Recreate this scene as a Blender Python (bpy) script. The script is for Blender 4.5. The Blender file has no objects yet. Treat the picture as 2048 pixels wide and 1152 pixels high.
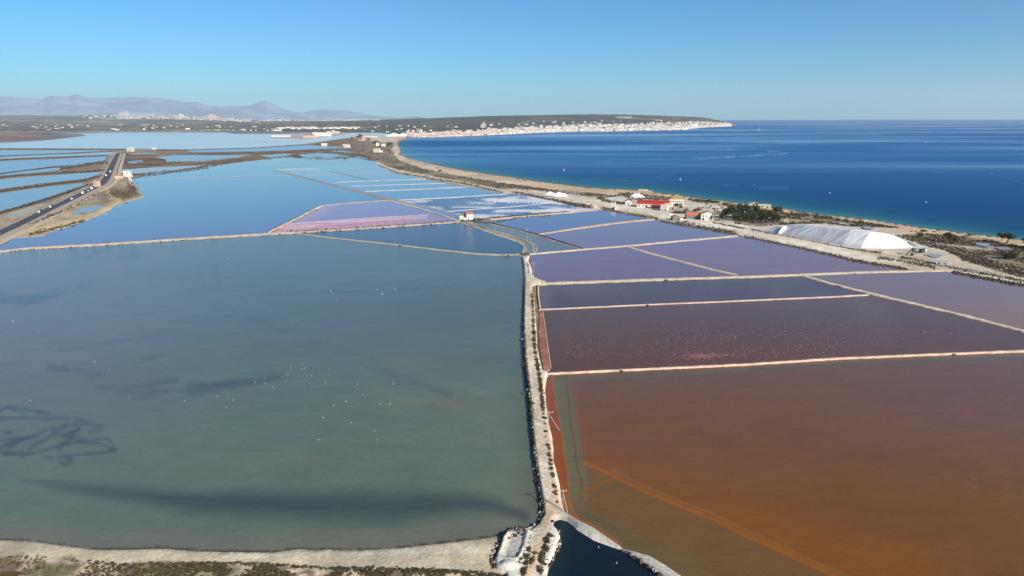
import bpy, math, random
import numpy as np
from mathutils import Vector, Matrix, geometry

# ------------------------------------------------------------------ camera, sky, sun, exposure
sc = bpy.context.scene
CAM_H, FPX = 120.0, 1365.333
EYE = 236.4                                      # picture row (of 1152) of eye level at the centre column
PITCH = math.atan((576 - EYE) / FPX)
ROLL = math.radians(0.178)
cd = bpy.data.cameras.new('camera'); cam = bpy.data.objects.new('camera', cd)
sc.collection.objects.link(cam); sc.camera = cam
cd.lens, cd.sensor_width = 24.0, 36.0
cd.clip_start, cd.clip_end = 1.0, 200000.0
ROT = Matrix.Rotation(math.pi / 2 - PITCH, 3, 'X') @ Matrix.Rotation(-ROLL, 3, 'Z')
cam.matrix_world = Matrix.Translation((0, 0, CAM_H)) @ ROT.to_4x4()
R3 = np.array(ROT)

SUN_EL, SUN_AZ = math.radians(27), math.radians(139)   # azimuth clockwise from +Y (the view direction)
sd = Vector((math.sin(SUN_AZ) * math.cos(SUN_EL), math.cos(SUN_AZ) * math.cos(SUN_EL), math.sin(SUN_EL)))
w = bpy.data.worlds.new('World'); sc.world = w; w.use_nodes = True
nt = w.node_tree; nt.nodes.clear()
sky = nt.nodes.new('ShaderNodeTexSky'); sky.sky_type = 'NISHITA'; sky.sun_disc = False
sky.sun_elevation = SUN_EL; sky.sun_rotation = SUN_AZ
sky.altitude = 0; sky.air_density = 1.0; sky.dust_density = 0.12; sky.ozone_density = 10
bg = nt.nodes.new('ShaderNodeBackground'); bg.inputs[1].default_value = 0.08
ow = nt.nodes.new('ShaderNodeOutputWorld')
tint = nt.nodes.new('ShaderNodeVectorMath'); tint.operation = 'MULTIPLY'; tint.inputs[1].default_value = (0.45, 0.675, 0.61)   # clear winter air over the sea: a touch more cyan
gam = nt.nodes.new('ShaderNodeGamma'); gam.inputs[1].default_value = 1.2
nt.links.new(sky.outputs[0], gam.inputs[0]); nt.links.new(gam.outputs[0], tint.inputs[0]); nt.links.new(tint.outputs[0], bg.inputs[0]); nt.links.new(bg.outputs[0], ow.inputs[0])
sl = bpy.data.lights.new('sun', 'SUN'); sl.energy = 4.4; sl.angle = math.radians(0.53); sl.color = (1, 0.93, 0.83)
so = bpy.data.objects.new('sun', sl); sc.collection.objects.link(so)
so.rotation_euler = sd.to_track_quat('Z', 'Y').to_euler(); so.location = (200, -200, 400)
vs = sc.view_settings
sc.display_settings.display_device = 'sRGB'
vs.view_transform = 'Standard'; vs.look = 'None'; vs.exposure = 0.75; vs.gamma = 1; vs.use_curve_mapping = False
sc.cycles.max_bounces = 5; sc.cycles.diffuse_bounces = 2; sc.cycles.glossy_bounces = 2
sc.cycles.volume_bounces = 1; sc.cycles.transparent_max_bounces = 4
sc.cycles.use_denoising = True

HAZE_D = 2.5e-5
rnd = random.Random(7); nr = np.random.RandomState(7)
COL = sc.collection
Z_SEA, Z_LAND, Z_POND, Z_FLAT = 0.0, 1.2, 1.3, 1.5

# ------------------------------------------------------------------ geometry helpers
def ray(px, py):
    px = np.asarray(px, float); py = np.asarray(py, float)
    d = np.stack([(px - 1024) / FPX, (576 - py) / FPX, -np.ones_like(px * py * 1.0)], -1)
    return d @ R3.T

def G(px, py, z=Z_LAND):
    """where the line of sight through that point of the photograph meets the level z"""
    d = ray(px, py); t = (z - CAM_H) / d[..., 2]
    return np.stack([d[..., 0] * t, d[..., 1] * t, np.full_like(t, z)], -1)

def P(px, py, dist):
    """the point at forward distance dist (m) on the line of sight through (px,py)"""
    d = ray(px, py); t = dist / d[..., 1]
    return np.stack([d[..., 0] * t, d[..., 1] * t, CAM_H + d[..., 2] * t], -1)

def lin(r, g, b, k=1.0):
    f = lambda c: (c / 255 / 12.92 if c / 255 <= .04045 else ((c / 255 + .055) / 1.055) ** 2.4) * k
    return np.array([f(r), f(g), f(b)])

def _hash(ix, iy, s):
    h = (ix.astype(np.int64) * 374761393 + iy.astype(np.int64) * 668265263 + s * 974711) & 0x7fffffff
    h = ((h ^ (h >> 13)) * 1274126177) & 0x7fffffff
    return ((h ^ (h >> 16)) & 0xffff) / 65535.0

def vnoise(x, y, s=0):
    ix, iy = np.floor(x), np.floor(y); fx, fy = x - ix, y - iy
    fx = fx * fx * (3 - 2 * fx); fy = fy * fy * (3 - 2 * fy)
    a = _hash(ix, iy, s); b = _hash(ix + 1, iy, s); c = _hash(ix, iy + 1, s); d = _hash(ix + 1, iy + 1, s)
    return (a * (1 - fx) + b * fx) * (1 - fy) + (c * (1 - fx) + d * fx) * fy

def fbm(x, y, o=4, s=0):
    v = 0; a = .5; t = 0
    for i in range(o):
        v = v + a * vnoise(x * 2 ** i, y * 2 ** i, s + i * 17); t += a; a *= .55
    return v / t

def sstep(a, b, x):
    t = np.clip((x - a) / (b - a), 0, 1); return t * t * (3 - 2 * t)

def mix(a, b, t):
    t = np.asarray(t)[..., None]; return a * (1 - t) + b * t

def dist_line(px, py, pts):
    best = np.full(np.shape(px), 1e9)
    for (x0, y0), (x1, y1) in zip(pts[:-1], pts[1:]):
        dx, dy = x1 - x0, y1 - y0; L = dx * dx + dy * dy + 1e-9
        t = np.clip(((px - x0) * dx + (py - y0) * dy) / L, 0, 1)
        best = np.minimum(best, np.hypot(px - x0 - t * dx, py - y0 - t * dy))
    return best

def stroke(px, py, pts, wd, soft=None):
    soft = soft or wd * .5
    return 1 - sstep(wd / 2 - soft / 2, wd / 2 + soft, dist_line(px, py, pts))

def inside(px, py, poly):
    c = np.zeros(np.shape(px), bool); n = len(poly)
    for i in range(n):
        (x0, y0), (x1, y1) = poly[i], poly[(i + 1) % n]
        if y0 == y1: continue
        c ^= ((y0 > py) != (y1 > py)) & (px < (x1 - x0) * (py - y0) / (y1 - y0) + x0)
    return c

def resample(pts, step, closed=False, jitter=0.0, seed=0, step_y=None):
    pts = [tuple(p) for p in pts]
    if closed: pts = pts + [pts[0]]
    out = []
    for (x0, y0), (x1, y1) in zip(pts[:-1], pts[1:]):
        n = max(1, int(round(math.hypot(x1 - x0, (y1 - y0) * (step / (step_y or step))) / step)))
        for i in range(n): out.append((x0 + (x1 - x0) * i / n, y0 + (y1 - y0) * i / n))
    if not closed: out.append(pts[-1])
    out = np.array(out)
    if jitter:
        n = len(out); i = np.arange(n)
        nx = (fbm(out[:, 0] * .13, out[:, 1] * .13, 3, seed) - .5) * 2 * jitter
        ny = (fbm(out[:, 0] * .13 + 50, out[:, 1] * .13, 3, seed + 5) - .5) * 2 * jitter
        out = out + np.stack([nx * 1.5, ny * .8], -1)
    return out

def tag(o, label=None, cat=None, group=None, kind=None):
    if label: o['label'] = label
    if cat: o['category'] = cat
    if group: o['group'] = group
    if kind: o['kind'] = kind
    return o

def link_mesh(name, verts, faces, mat=None, parent=None, cols=None, smooth=False, attr='Col'):
    me = bpy.data.meshes.new(name)
    verts = np.asarray(verts, float)
    if isinstance(faces, np.ndarray) and faces.ndim == 2:
        nf, k = faces.shape
        me.vertices.add(len(verts)); me.vertices.foreach_set('co', verts.ravel())
        me.loops.add(nf * k); me.loops.foreach_set('vertex_index', faces.ravel().astype(np.int32))
        me.polygons.add(nf); me.polygons.foreach_set('loop_start', np.arange(nf, dtype=np.int32) * k)
        me.update(calc_edges=True)
    else:
        me.from_pydata([tuple(v) for v in verts], [], [tuple(f) for f in faces]); me.update()
    if cols is not None:
        a = me.color_attributes.new(attr, 'FLOAT_COLOR', 'POINT')
        c = np.ones((len(verts), 4)); c[:, :3] = cols
        a.data.foreach_set('color', c.ravel())
    if smooth: me.polygons.foreach_set('use_smooth', np.ones(len(me.polygons), bool))
    if mat: me.materials.append(mat)
    o = bpy.data.objects.new(name, me); COL.objects.link(o)
    if parent: o.parent = parent
    return o

def empty(name, loc, rz=0.0):
    o = bpy.data.objects.new(name, None); COL.objects.link(o)
    o.location = tuple(float(c) for c in loc); o.rotation_euler = (0, 0, rz); o.empty_display_size = 1
    return o

def sheet(name, poly, z, mat, step=24, colour=None, height=None, jitter=0.0, seed=1, edge_z=None, edge_test=None, kind='structure', step_y=None):
    """a level sheet with the traced outline; its inside vertices carry its surface colours"""
    sy = step_y or step
    b = resample(poly, step, True, jitter, seed, sy)
    x0, y0 = b.min(0); x1, y1 = b.max(0)
    gx, gy = np.meshgrid(np.arange(x0 + step / 2, x1, step), np.arange(y0 + sy / 2, y1, sy))
    gx = gx + (np.arange(gx.shape[0])[:, None] % 2) * step / 2
    gx = gx + nr.uniform(-.22, .22, gx.shape) * step; gy = gy + nr.uniform(-.22, .22, gy.shape) * sy
    gx, gy = gx.ravel(), gy.ravel()
    bl = [tuple(p) for p in b]
    m = inside(gx, gy, bl); gx, gy = gx[m], gy[m]
    bc = bl + [bl[0]]
    keep = np.ones(len(gx), bool)
    for (ax, ay), (cx, cy) in zip(bc[:-1], bc[1:]):           # cull points that hug the outline
        dx, dy = (cx - ax) / step, (cy - ay) / sy; L = dx * dx + dy * dy + 1e-9
        qx, qy = (gx - ax) / step, (gy - ay) / sy
        t = np.clip((qx * dx + qy * dy) / L, 0, 1)
        keep &= np.hypot(qx - t * dx, qy - t * dy) > .3
    gx, gy = gx[keep], gy[keep]
    nb = len(b)
    allp = np.concatenate([b, np.stack([gx, gy], -1)]) if len(gx) else b
    sc_y = step / sy
    vs_, es, fs, ov, oe, of = geometry.delaunay_2d_cdt([Vector((p[0], p[1] * sc_y)) for p in allp], [], [list(range(nb))], 1, 1e-5)
    pv = np.array([(v.x, v.y / sc_y) for v in vs_])
    tri = []
    for f in fs:
        f = list(f)
        for i in range(1, len(f) - 1): tri.append((f[0], f[i], f[i + 1]))
    tri = np.array(tri)
    W = G(pv[:, 0], pv[:, 1], z)
    isb = np.array([any(k < nb for k in o_) or len(o_) == 0 for o_ in ov])
    if height is not None: W[:, 2] += height(pv[:, 0], pv[:, 1], W)
    if edge_z is not None:
        e = isb if edge_test is None else isb & edge_test(pv[:, 0], pv[:, 1])
        W[e, 2] = edge_z
    a = W[tri[:, 0]]; bb = W[tri[:, 1]]; c = W[tri[:, 2]]
    nz = (bb - a)[:, 0] * (c - a)[:, 1] - (bb - a)[:, 1] * (c - a)[:, 0]
    tri[nz < 0] = tri[nz < 0][:, ::-1]
    cols = colour(pv[:, 0], pv[:, 1], W) if colour is not None else None
    return tag(link_mesh(name, W, tri, mat, cols=cols, smooth=height is not None), kind=kind)

def ribbon(name, line, wpx, mat, h=1.0, base=Z_LAND, step=6, rough=.25, colour=None, seed=3, top=.6, kind='structure'):
    """a raised bank along a traced centre line; wpx is how thick it shows, its real width follows from where it lies"""
    b = resample(line, step)
    t = np.gradient(b, axis=0); t /= np.linalg.norm(t, axis=1)[:, None] + 1e-9
    n = np.stack([-t[:, 1], t[:, 0]], -1)
    wl = np.interp(np.linspace(0, 1, len(b)), np.linspace(0, 1, len(np.atleast_1d(wpx))), np.atleast_1d(wpx)) / 2
    i = np.arange(len(b)) * 1.0
    rows = []
    for k, (f, zz) in enumerate([(-1, 0), (-top, 1), (0, 1.06), (top, 1), (1, 0)]):
        wig = 1 + (vnoise(i * .7 + 9 * k, i * 0, seed) - .5) * 2 * rough if f else 1
        q = b + n * (wl * f * wig)[:, None]
        W = G(q[:, 0], q[:, 1], base)
        W[:, 2] = base - .15 + (h + .15) * zz * (1 if f == 0 or abs(f) == 1 else 1 + (vnoise(i * .9, i * 0, seed + k) - .5) * .3 * rough * 3)
        rows.append(W)
    V = np.concatenate(rows); m = len(b); F = []
    for k in range(4):
        for j in range(m - 1): F.append((k * m + j, k * m + j + 1, (k + 1) * m + j + 1, (k + 1) * m + j))
    F = np.array(F)
    a = V[F[:, 0]]; bb = V[F[:, 1]]; c = V[F[:, 2]]
    nz = (bb - a)[:, 0] * (c - a)[:, 1] - (bb - a)[:, 1] * (c - a)[:, 0]
    F[nz < 0] = F[nz < 0][:, ::-1]
    cols = None
    if colour is not None:
        cols = np.tile(np.asarray(colour, float), (len(V), 1)) * (0.85 + .3 * nr.rand(len(V), 1))
        cols[:m] *= .8; cols[-m:] *= .8
    return tag(link_mesh(name, V, F, mat, cols=cols), kind=kind)

# ------------------------------------------------------------------ materials
def newmat(name):
    m = bpy.data.materials.new(name); m.use_nodes = True
    return m, m.node_tree, m.node_tree.nodes['Principled BSDF']

def N(nt, t, **k):
    n = nt.nodes.new(t)
    for a, b in k.items(): setattr(n, a, b)
    return n

def plain(name, col, rough=.85, var=.25, scale=.8, spec=.3, bump=0.0):
    m, nt, p = newmat(name)
    g = N(nt, 'ShaderNodeNewGeometry'); no = N(nt, 'ShaderNodeTexNoise'); no.inputs['Scale'].default_value = scale; no.inputs['Detail'].default_value = 5
    nt.links.new(g.outputs['Position'], no.inputs['Vector'])
    mr = N(nt, 'ShaderNodeMapRange'); mr.inputs['From Min'].default_value = .3; mr.inputs['From Max'].default_value = .7
    mr.inputs['To Min'].default_value = 1 - var; mr.inputs['To Max'].default_value = 1 + var
    nt.links.new(no.outputs['Fac'], mr.inputs['Value'])
    vm = N(nt, 'ShaderNodeVectorMath', operation='SCALE'); vm.inputs[0].default_value = tuple(col)
    nt.links.new(mr.outputs[0], vm.inputs['Scale']); nt.links.new(vm.outputs[0], p.inputs['Base Color'])
    p.inputs['Roughness'].default_value = rough; p.inputs['Specular IOR Level'].default_value = spec
    if bump:
        bn = N(nt, 'ShaderNodeBump'); bn.inputs['Strength'].default_value = bump; bn.inputs['Distance'].default_value = .3
        nt.links.new(no.outputs['Fac'], bn.inputs['Height']); nt.links.new(bn.outputs[0], p.inputs['Normal'])
    return m

def ground_mat(name, rough=.95, var=.22, scales=(.012, .11, .9), bump=.5, stretch=(1, 1, 1), spec=.15):
    """colour comes from the vertices (what the ground is made of; on the mountains also haze blue), grain from three sizes of noise"""
    m, nt, p = newmat(name)
    at = N(nt, 'ShaderNodeAttribute', attribute_name='Col')
    g = N(nt, 'ShaderNodeNewGeometry'); mp = N(nt, 'ShaderNodeMapping'); mp.inputs['Scale'].default_value = stretch
    nt.links.new(g.outputs['Position'], mp.inputs['Vector'])
    last = None; facs = []
    for s in scales:
        no = N(nt, 'ShaderNodeTexNoise'); no.inputs['Scale'].default_value = s; no.inputs['Detail'].default_value = 6; no.inputs['Roughness'].default_value = .62
        nt.links.new(mp.outputs[0], no.inputs['Vector'])
        mr = N(nt, 'ShaderNodeMapRange'); mr.inputs['From Min'].default_value = .32; mr.inputs['From Max'].default_value = .68
        mr.inputs['To Min'].default_value = 1 - var; mr.inputs['To Max'].default_value = 1 + var
        nt.links.new(no.outputs['Fac'], mr.inputs['Value']); facs.append(no)
        if last is None: last = mr.outputs[0]
        else:
            mm = N(nt, 'ShaderNodeMath', operation='MULTIPLY'); nt.links.new(last, mm.inputs[0]); nt.links.new(mr.outputs[0], mm.inputs[1]); last = mm.outputs[0]
    vm = N(nt, 'ShaderNodeVectorMath', operation='SCALE'); nt.links.new(at.outputs['Color'], vm.inputs[0]); nt.links.new(last, vm.inputs['Scale'])
    nt.links.new(vm.outputs[0], p.inputs['Base Color'])
    p.inputs['Roughness'].default_value = rough; p.inputs['Specular IOR Level'].default_value = spec
    if bump:
        bn = N(nt, 'ShaderNodeBump'); bn.inputs['Strength'].default_value = bump; bn.inputs['Distance'].default_value = .4
        nt.links.new(facs[-1].outputs['Fac'], bn.inputs['Height']); nt.links.new(bn.outputs[0], p.inputs['Normal'])
    return m

def water_mat(name, rough=.06, ripple=.12, rscale=.9, var=.07, scales=(.006, .05), stretch=(1, 2.2, 1), slick=False, spec=.5, ior=1.333):
    m, nt, p = newmat(name)
    at = N(nt, 'ShaderNodeAttribute', attribute_name='Col')
    g = N(nt, 'ShaderNodeNewGeometry'); mp = N(nt, 'ShaderNodeMapping'); mp.inputs['Scale'].default_value = stretch
    nt.links.new(g.outputs['Position'], mp.inputs['Vector'])
    last = None
    for s in scales:
        no = N(nt, 'ShaderNodeTexNoise'); no.inputs['Scale'].default_value = s; no.inputs['Detail'].default_value = 7; no.inputs['Roughness'].default_value = .6
        no.inputs['Distortion'].default_value = .4
        nt.links.new(mp.outputs[0], no.inputs['Vector'])
        mr = N(nt, 'ShaderNodeMapRange'); mr.inputs['From Min'].default_value = .3; mr.inputs['From Max'].default_value = .7
        mr.inputs['To Min'].default_value = 1 - var; mr.inputs['To Max'].default_value = 1 + var
        nt.links.new(no.outputs['Fac'], mr.inputs['Value'])
        if last is None: last = mr.outputs[0]
        else:
            mm = N(nt, 'ShaderNodeMath', operation='MULTIPLY'); nt.links.new(last, mm.inputs[0]); nt.links.new(mr.outputs[0], mm.inputs[1]); last = mm.outputs[0]
    vm = N(nt, 'ShaderNodeVectorMath', operation='SCALE'); nt.links.new(at.outputs['Color'], vm.inputs[0]); nt.links.new(last, vm.inputs['Scale'])
    nt.links.new(vm.outputs[0], p.inputs['Base Color'])
    p.inputs['IOR'].default_value = ior; p.inputs['Roughness'].default_value = rough; p.inputs['Specular IOR Level'].default_value = spec
    wv = N(nt, 'ShaderNodeTexNoise'); wv.inputs['Scale'].default_value = rscale; wv.inputs['Detail'].default_value = 4; wv.inputs['Roughness'].default_value = .6
    mp2 = N(nt, 'ShaderNodeMapping'); mp2.inputs['Scale'].default_value = (1, 1.6, 1); mp2.inputs['Rotation'].default_value = (0, 0, .35)
    nt.links.new(g.outputs['Position'], mp2.inputs['Vector']); nt.links.new(mp2.outputs[0], wv.inputs['Vector'])
    bn = N(nt, 'ShaderNodeBump'); bn.inputs['Strength'].default_value = 1.0; bn.inputs['Distance'].default_value = ripple
    nt.links.new(wv.outputs['Fac'], bn.inputs['Height']); nt.links.new(bn.outputs[0], p.inputs['Normal'])
    if slick:      # wind-calmed patches and slicks lie smoother than the rest of the sea
        at2 = N(nt, 'ShaderNodeAttribute', attribute_name='Slick')
        no = N(nt, 'ShaderNodeTexNoise'); no.inputs['Scale'].default_value = 1.0; no.inputs['Detail'].default_value = 5; no.inputs['Distortion'].default_value = .6
        mp3 = N(nt, 'ShaderNodeMapping'); mp3.inputs['Scale'].default_value = (.00045, .0016, 1)
        nt.links.new(g.outputs['Position'], mp3.inputs['Vector']); nt.links.new(mp3.outputs[0], no.inputs['Vector'])
        mr = N(nt, 'ShaderNodeMapRange', interpolation_type='SMOOTHSTEP'); mr.inputs['From Min'].default_value = .26; mr.inputs['From Max'].default_value = .70
        mr.inputs['To Min'].default_value = 0; mr.inputs['To Max'].default_value = .8
        nt.links.new(no.outputs['Fac'], mr.inputs['Value'])
        sep = N(nt, 'ShaderNodeSeparateColor'); nt.links.new(at2.outputs['Color'], sep.inputs[0])
        far = N(nt, 'ShaderNodeMath', operation='MULTIPLY'); nt.links.new(mr.outputs[0], far.inputs[0]); nt.links.new(sep.outputs[1], far.inputs[1])
        mx = N(nt, 'ShaderNodeMath', operation='MAXIMUM'); nt.links.new(far.outputs[0], mx.inputs[0]); nt.links.new(sep.outputs[0], mx.inputs[1])
        r2 = N(nt, 'ShaderNodeMapRange'); r2.inputs['To Min'].default_value = rough; r2.inputs['To Max'].default_value = .07
        r3 = N(nt, 'ShaderNodeMapRange'); r3.inputs['To Min'].default_value = ripple; r3.inputs['To Max'].default_value = ripple * .1
        r4 = N(nt, 'ShaderNodeMapRange'); r4.inputs['To Min'].default_value = ior; r4.inputs['To Max'].default_value = 1.28; nt.links.new(r4.outputs[0], p.inputs['IOR'])
        for r in (r2, r3, r4): nt.links.new(mx.outputs[0], r.inputs['Value'])
        nt.links.new(r2.outputs[0], p.inputs['Roughness']); nt.links.new(r3.outputs[0], bn.inputs['Distance'])
    return m

def attr_mat(name, rough=.9, spec=.2):
    m, nt, p = newmat(name)
    at = N(nt, 'ShaderNodeAttribute', attribute_name='Col'); nt.links.new(at.outputs['Color'], p.inputs['Base Color'])
    p.inputs['Roughness'].default_value = rough; p.inputs['Specular IOR Level'].default_value = spec
    return m

M = dict(
    ground=ground_mat('sandy_ground'), soil=ground_mat('dike_soil', var=.18, scales=(.15, 1.3), bump=.6),
    hill=ground_mat('scrub_hill', var=.3, scales=(.0016, .012, .05), bump=0),
    rockmtn=ground_mat('mountain_rock', var=.2, scales=(.0004, .002, .01), bump=0),
    water=water_mat('brine', var=.085, scales=(.006, .05, .45)), calm=water_mat('calm_brine', rough=.03, ripple=.02, var=.05),
    sea=water_mat('sea_water', rough=.5, ripple=.6, spec=.4, ior=1.055, rscale=.16, var=.06, scales=(.0015, .012), slick=True),
    pan=water_mat('salt_crust_pan', rough=.4, ripple=.02, var=.08, ior=1.12, scales=(.01, .08)),
    lagoonw=water_mat('lagoon_brine', rough=.2, ripple=.05, var=.05),
    salt=ground_mat('salt', rough=.8, var=.06, scales=(.05, .6, 4), bump=.35, spec=.35),
    leaf=attr_mat('leaves'), town=attr_mat('town_walls', .9), rock=ground_mat('limestone_rock', var=.2, scales=(.5, 3), bump=.8),
    white=plain('whitewash', lin(232, 226, 214, .8), var=.08, scale=.6), cream=plain('cream_plaster', lin(222, 210, 185, .75), var=.1),
    pink=plain('pink_plaster', lin(225, 195, 175, .7), var=.1), grey=plain('weathered_grey', lin(150, 148, 142, .6), var=.15),
    redroof=plain('red_sheet_roof', lin(178, 58, 48, .72), var=.15, scale=.5), orange=plain('orange_tiles', lin(205, 125, 85, .75), var=.25, scale=.8),
    ochre=plain('ochre_tiles', lin(190, 158, 100, .7), var=.15, scale=.6), dark=plain('dark_opening', lin(45, 45, 48, .8), var=.1),
    glass=plain('window_glass', lin(52, 58, 66), rough=.15, var=.1, spec=.5), wood=plain('brown_wood', lin(95, 75, 60), var=.2),
    green=plain('green_paint', lin(70, 105, 95, .8), rough=.5, var=.1), trunk=plain('bark', lin(95, 80, 65), var=.3, scale=3),
    pole=plain('galvanised_steel', lin(190, 186, 180, .7), rough=.5, var=.05), asphalt=plain('asphalt', lin(68, 68, 72, .95), var=.12, scale=.05),
    paintw=plain('white_paint', lin(235, 235, 235, .9), rough=.4, var=.03), paintd=plain('dark_car_paint', lin(50, 54, 62), rough=.3, var=.03, spec=.5),
    paintr=plain('red_paint', lin(160, 50, 40), rough=.4, var=.05), tyre=plain('tyre_rubber', lin(30, 30, 30), var=.05),
    barrier=plain('barrier_steel', lin(190, 188, 182, .8), rough=.5, var=.1), feather=plain('white_feathers', lin(245, 240, 238, .9), var=.03),
    hull=plain('boat_hull', lin(240, 240, 238, .9), rough=.4, var=.03),
)

def C(r, g, b, k=.95):
    return lin(r, g, b, k)

# ------------------------------------------------------------------ the sea
SHORE = [(812, 278), (800, 281), (796, 284.5), (796.5, 291.6), (803, 301), (800.5, 307.5), (812, 314), (852, 324.8), (931.5, 340.7), (1024, 354), (1081.6, 362.5),
         (1183, 375), (1265, 379), (1297.4, 381.6), (1361, 390.5), (1430, 399), (1500, 408), (1559, 416.4), (1634, 427), (1741, 439), (1848, 455),
         (1940, 466.5), (2048, 479.3), (2200, 497), (2450, 530)]
n = 256; a = np.linspace(0, 2 * math.pi, n, endpoint=False); R_SEA = 39000.0
rings = [0, 8000, 20000, R_SEA]
V = [(0, 0, -.6)]; F = []
for r in rings[1:]: V += [(r * math.cos(t), r * math.sin(t), -.6) for t in a]
for i in range(n): F.append((0, 1 + i, 1 + (i + 1) % n))
for k in range(2):
    for i in range(n): F.append((1 + k * n + i, 1 + (k + 1) * n + i, 1 + (k + 1) * n + (i + 1) % n, 1 + k * n + (i + 1) % n))
deep = np.array([.001, .072, .21]); inshore = np.array([.001, .048, .155])
o = link_mesh('deep_sea', V, F, M['sea'], cols=np.tile(deep * [1, 1.35, 1.3], (len(V), 1)))
sla = o.data.color_attributes.new('Slick', 'FLOAT_COLOR', 'POINT')
sla.data.foreach_set('color', np.tile([0, .6, 0, 1.], (len(V), 1)).ravel())
tag(o, kind='structure')

z8 = lambda pts: [(1400 + x / 3.16, 180 + y / 3.16) for x, y in pts]
z3 = lambda pts: [(980 + x / 3.938, 200 + y / 3.938) for x, y in pts]
SLICKS = [(z8([(0, 433), (200, 425), (400, 410), (500, 405), (555, 401)]), 3.2, .9), (z8([(555, 401), (480, 390), (430, 386)]), 2.6, .8),
          (z8([(0, 380), (120, 384), (280, 378), (350, 368)]), 2.6, .8), (z3([(700, 480), (850, 487), (1050, 497), (1200, 510)]), 2.2, .7),
          (z3([(1050, 480), (1300, 468), (1500, 460), (1660, 455), (2048, 438)]), 2.6, .75), (z3([(1290, 520), (1370, 520), (1500, 541), (1440, 575), (1320, 603)]), 6, .42),
          (z8([(1380, 508), (1500, 520), (1650, 527), (1840, 528), (1940, 555), (2048, 590)]), 3.5, .42), (z8([(370, 622), (450, 618), (550, 620)]), 6, .45),
          (z3([(1360, 622), (1600, 630), (1750, 652), (1920, 672)]), 3.5, .35), (z3([(920, 640), (1100, 630), (1250, 625)]), 2, .35),
          (z8([(130, 600), (240, 603)]), 3.5, .4), (z8([(200, 300), (380, 288)]), 2.5, .6), (z8([(1060, 495), (1200, 490)]), 2, .4),
          (z8([(1530, 425), (1640, 415)]), 2.5, .5), (z3([(700, 633), (820, 630)]), 3, .4)]
def sea_col(px, py, W):
    d = dist_line(px, py, SHORE)
    dm = d * 1.0
    near = np.exp(-dm / 9.0) + .25 * np.exp(-dm / 26.0)
    c = mix(mix(inshore, deep * [1, 1.35, 1.3], sstep(700, 2400, np.hypot(W[:, 0], W[:, 1]))), np.array([.02, .15, .19]), np.clip(near, 0, 1))
    return mix(c, lin(120, 150, 150, .55), np.clip(np.exp(-d / 1.6), 0, .8))
SEA_POLY = [(796, 262), (1140, 258.4), (1400, 252), (1480, 250.5), (1500, 246), (2450, 245)] + [(x, y + 1.5) for x, y in SHORE[::-1]] + [(790, 279), (790, 270)]
sea = sheet('sea', SEA_POLY, Z_SEA, M['sea'], step=6, step_y=3, colour=sea_col)
co = np.array([v.co[:] for v in sea.data.vertices])
dv = (co - np.array([0, 0, CAM_H])) @ R3
spx = 1024 + FPX * dv[:, 0] / -dv[:, 2]; spy = 576 - FPX * dv[:, 1] / -dv[:, 2]
s = np.zeros(len(co))
for pts, wd, k in SLICKS: s = np.maximum(s, stroke(spx, spy, pts, wd) * k * (.55 + .6 * vnoise(spx * .12, spy * .5, 3)))
ca = np.ones((len(co), 4)); ca[:, 0] = np.clip(s, 0, 1); ca[:, 1] = .25 + .75 * sstep(3000, 900, -(co[:, 1] - 3600)) ; ca[:, 2] = 0
ca[:, 1] = .12 + .88 * sstep(900, 2300, np.hypot(co[:, 0], co[:, 1]))
sla = sea.data.color_attributes.new('Slick', 'FLOAT_COLOR', 'POINT'); sla.data.foreach_set('color', ca.ravel())

# ------------------------------------------------------------------ ground under everything
def base_col(px, py, W):
    f = fbm(W[:, 0] * .004, W[:, 1] * .004, 4, 2)
    return mix(C(120, 100, 84), C(165, 145, 120), f)
sheet('ground', [(-450, 266), (800, 274), (790, 300), (820, 325), (930, 350), (1100, 385), (1300, 405), (1500, 440), (1700, 470), (2048, 520), (2450, 590),
                 (2450, 1350), (-450, 1350)], .9, M['ground'], step=60, step_y=25, colour=base_col)

VN = [G(-2600, 700, .8), G(-450, 1340, .8), G(1024, 1340, .8), G(2450, 1340, .8), G(2440, 720, .8), G(2440, 560, .8)]
VN = np.array(VN + [VN[-1] + [260, -180, 0], (1300, -600, .8), (-2600, -600, .8)])
tag(link_mesh('near_ground', VN, [tuple(range(len(VN)))[::-1]], M['ground'], cols=np.tile(C(150, 132, 108), (len(VN), 1))), kind='structure')
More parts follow.
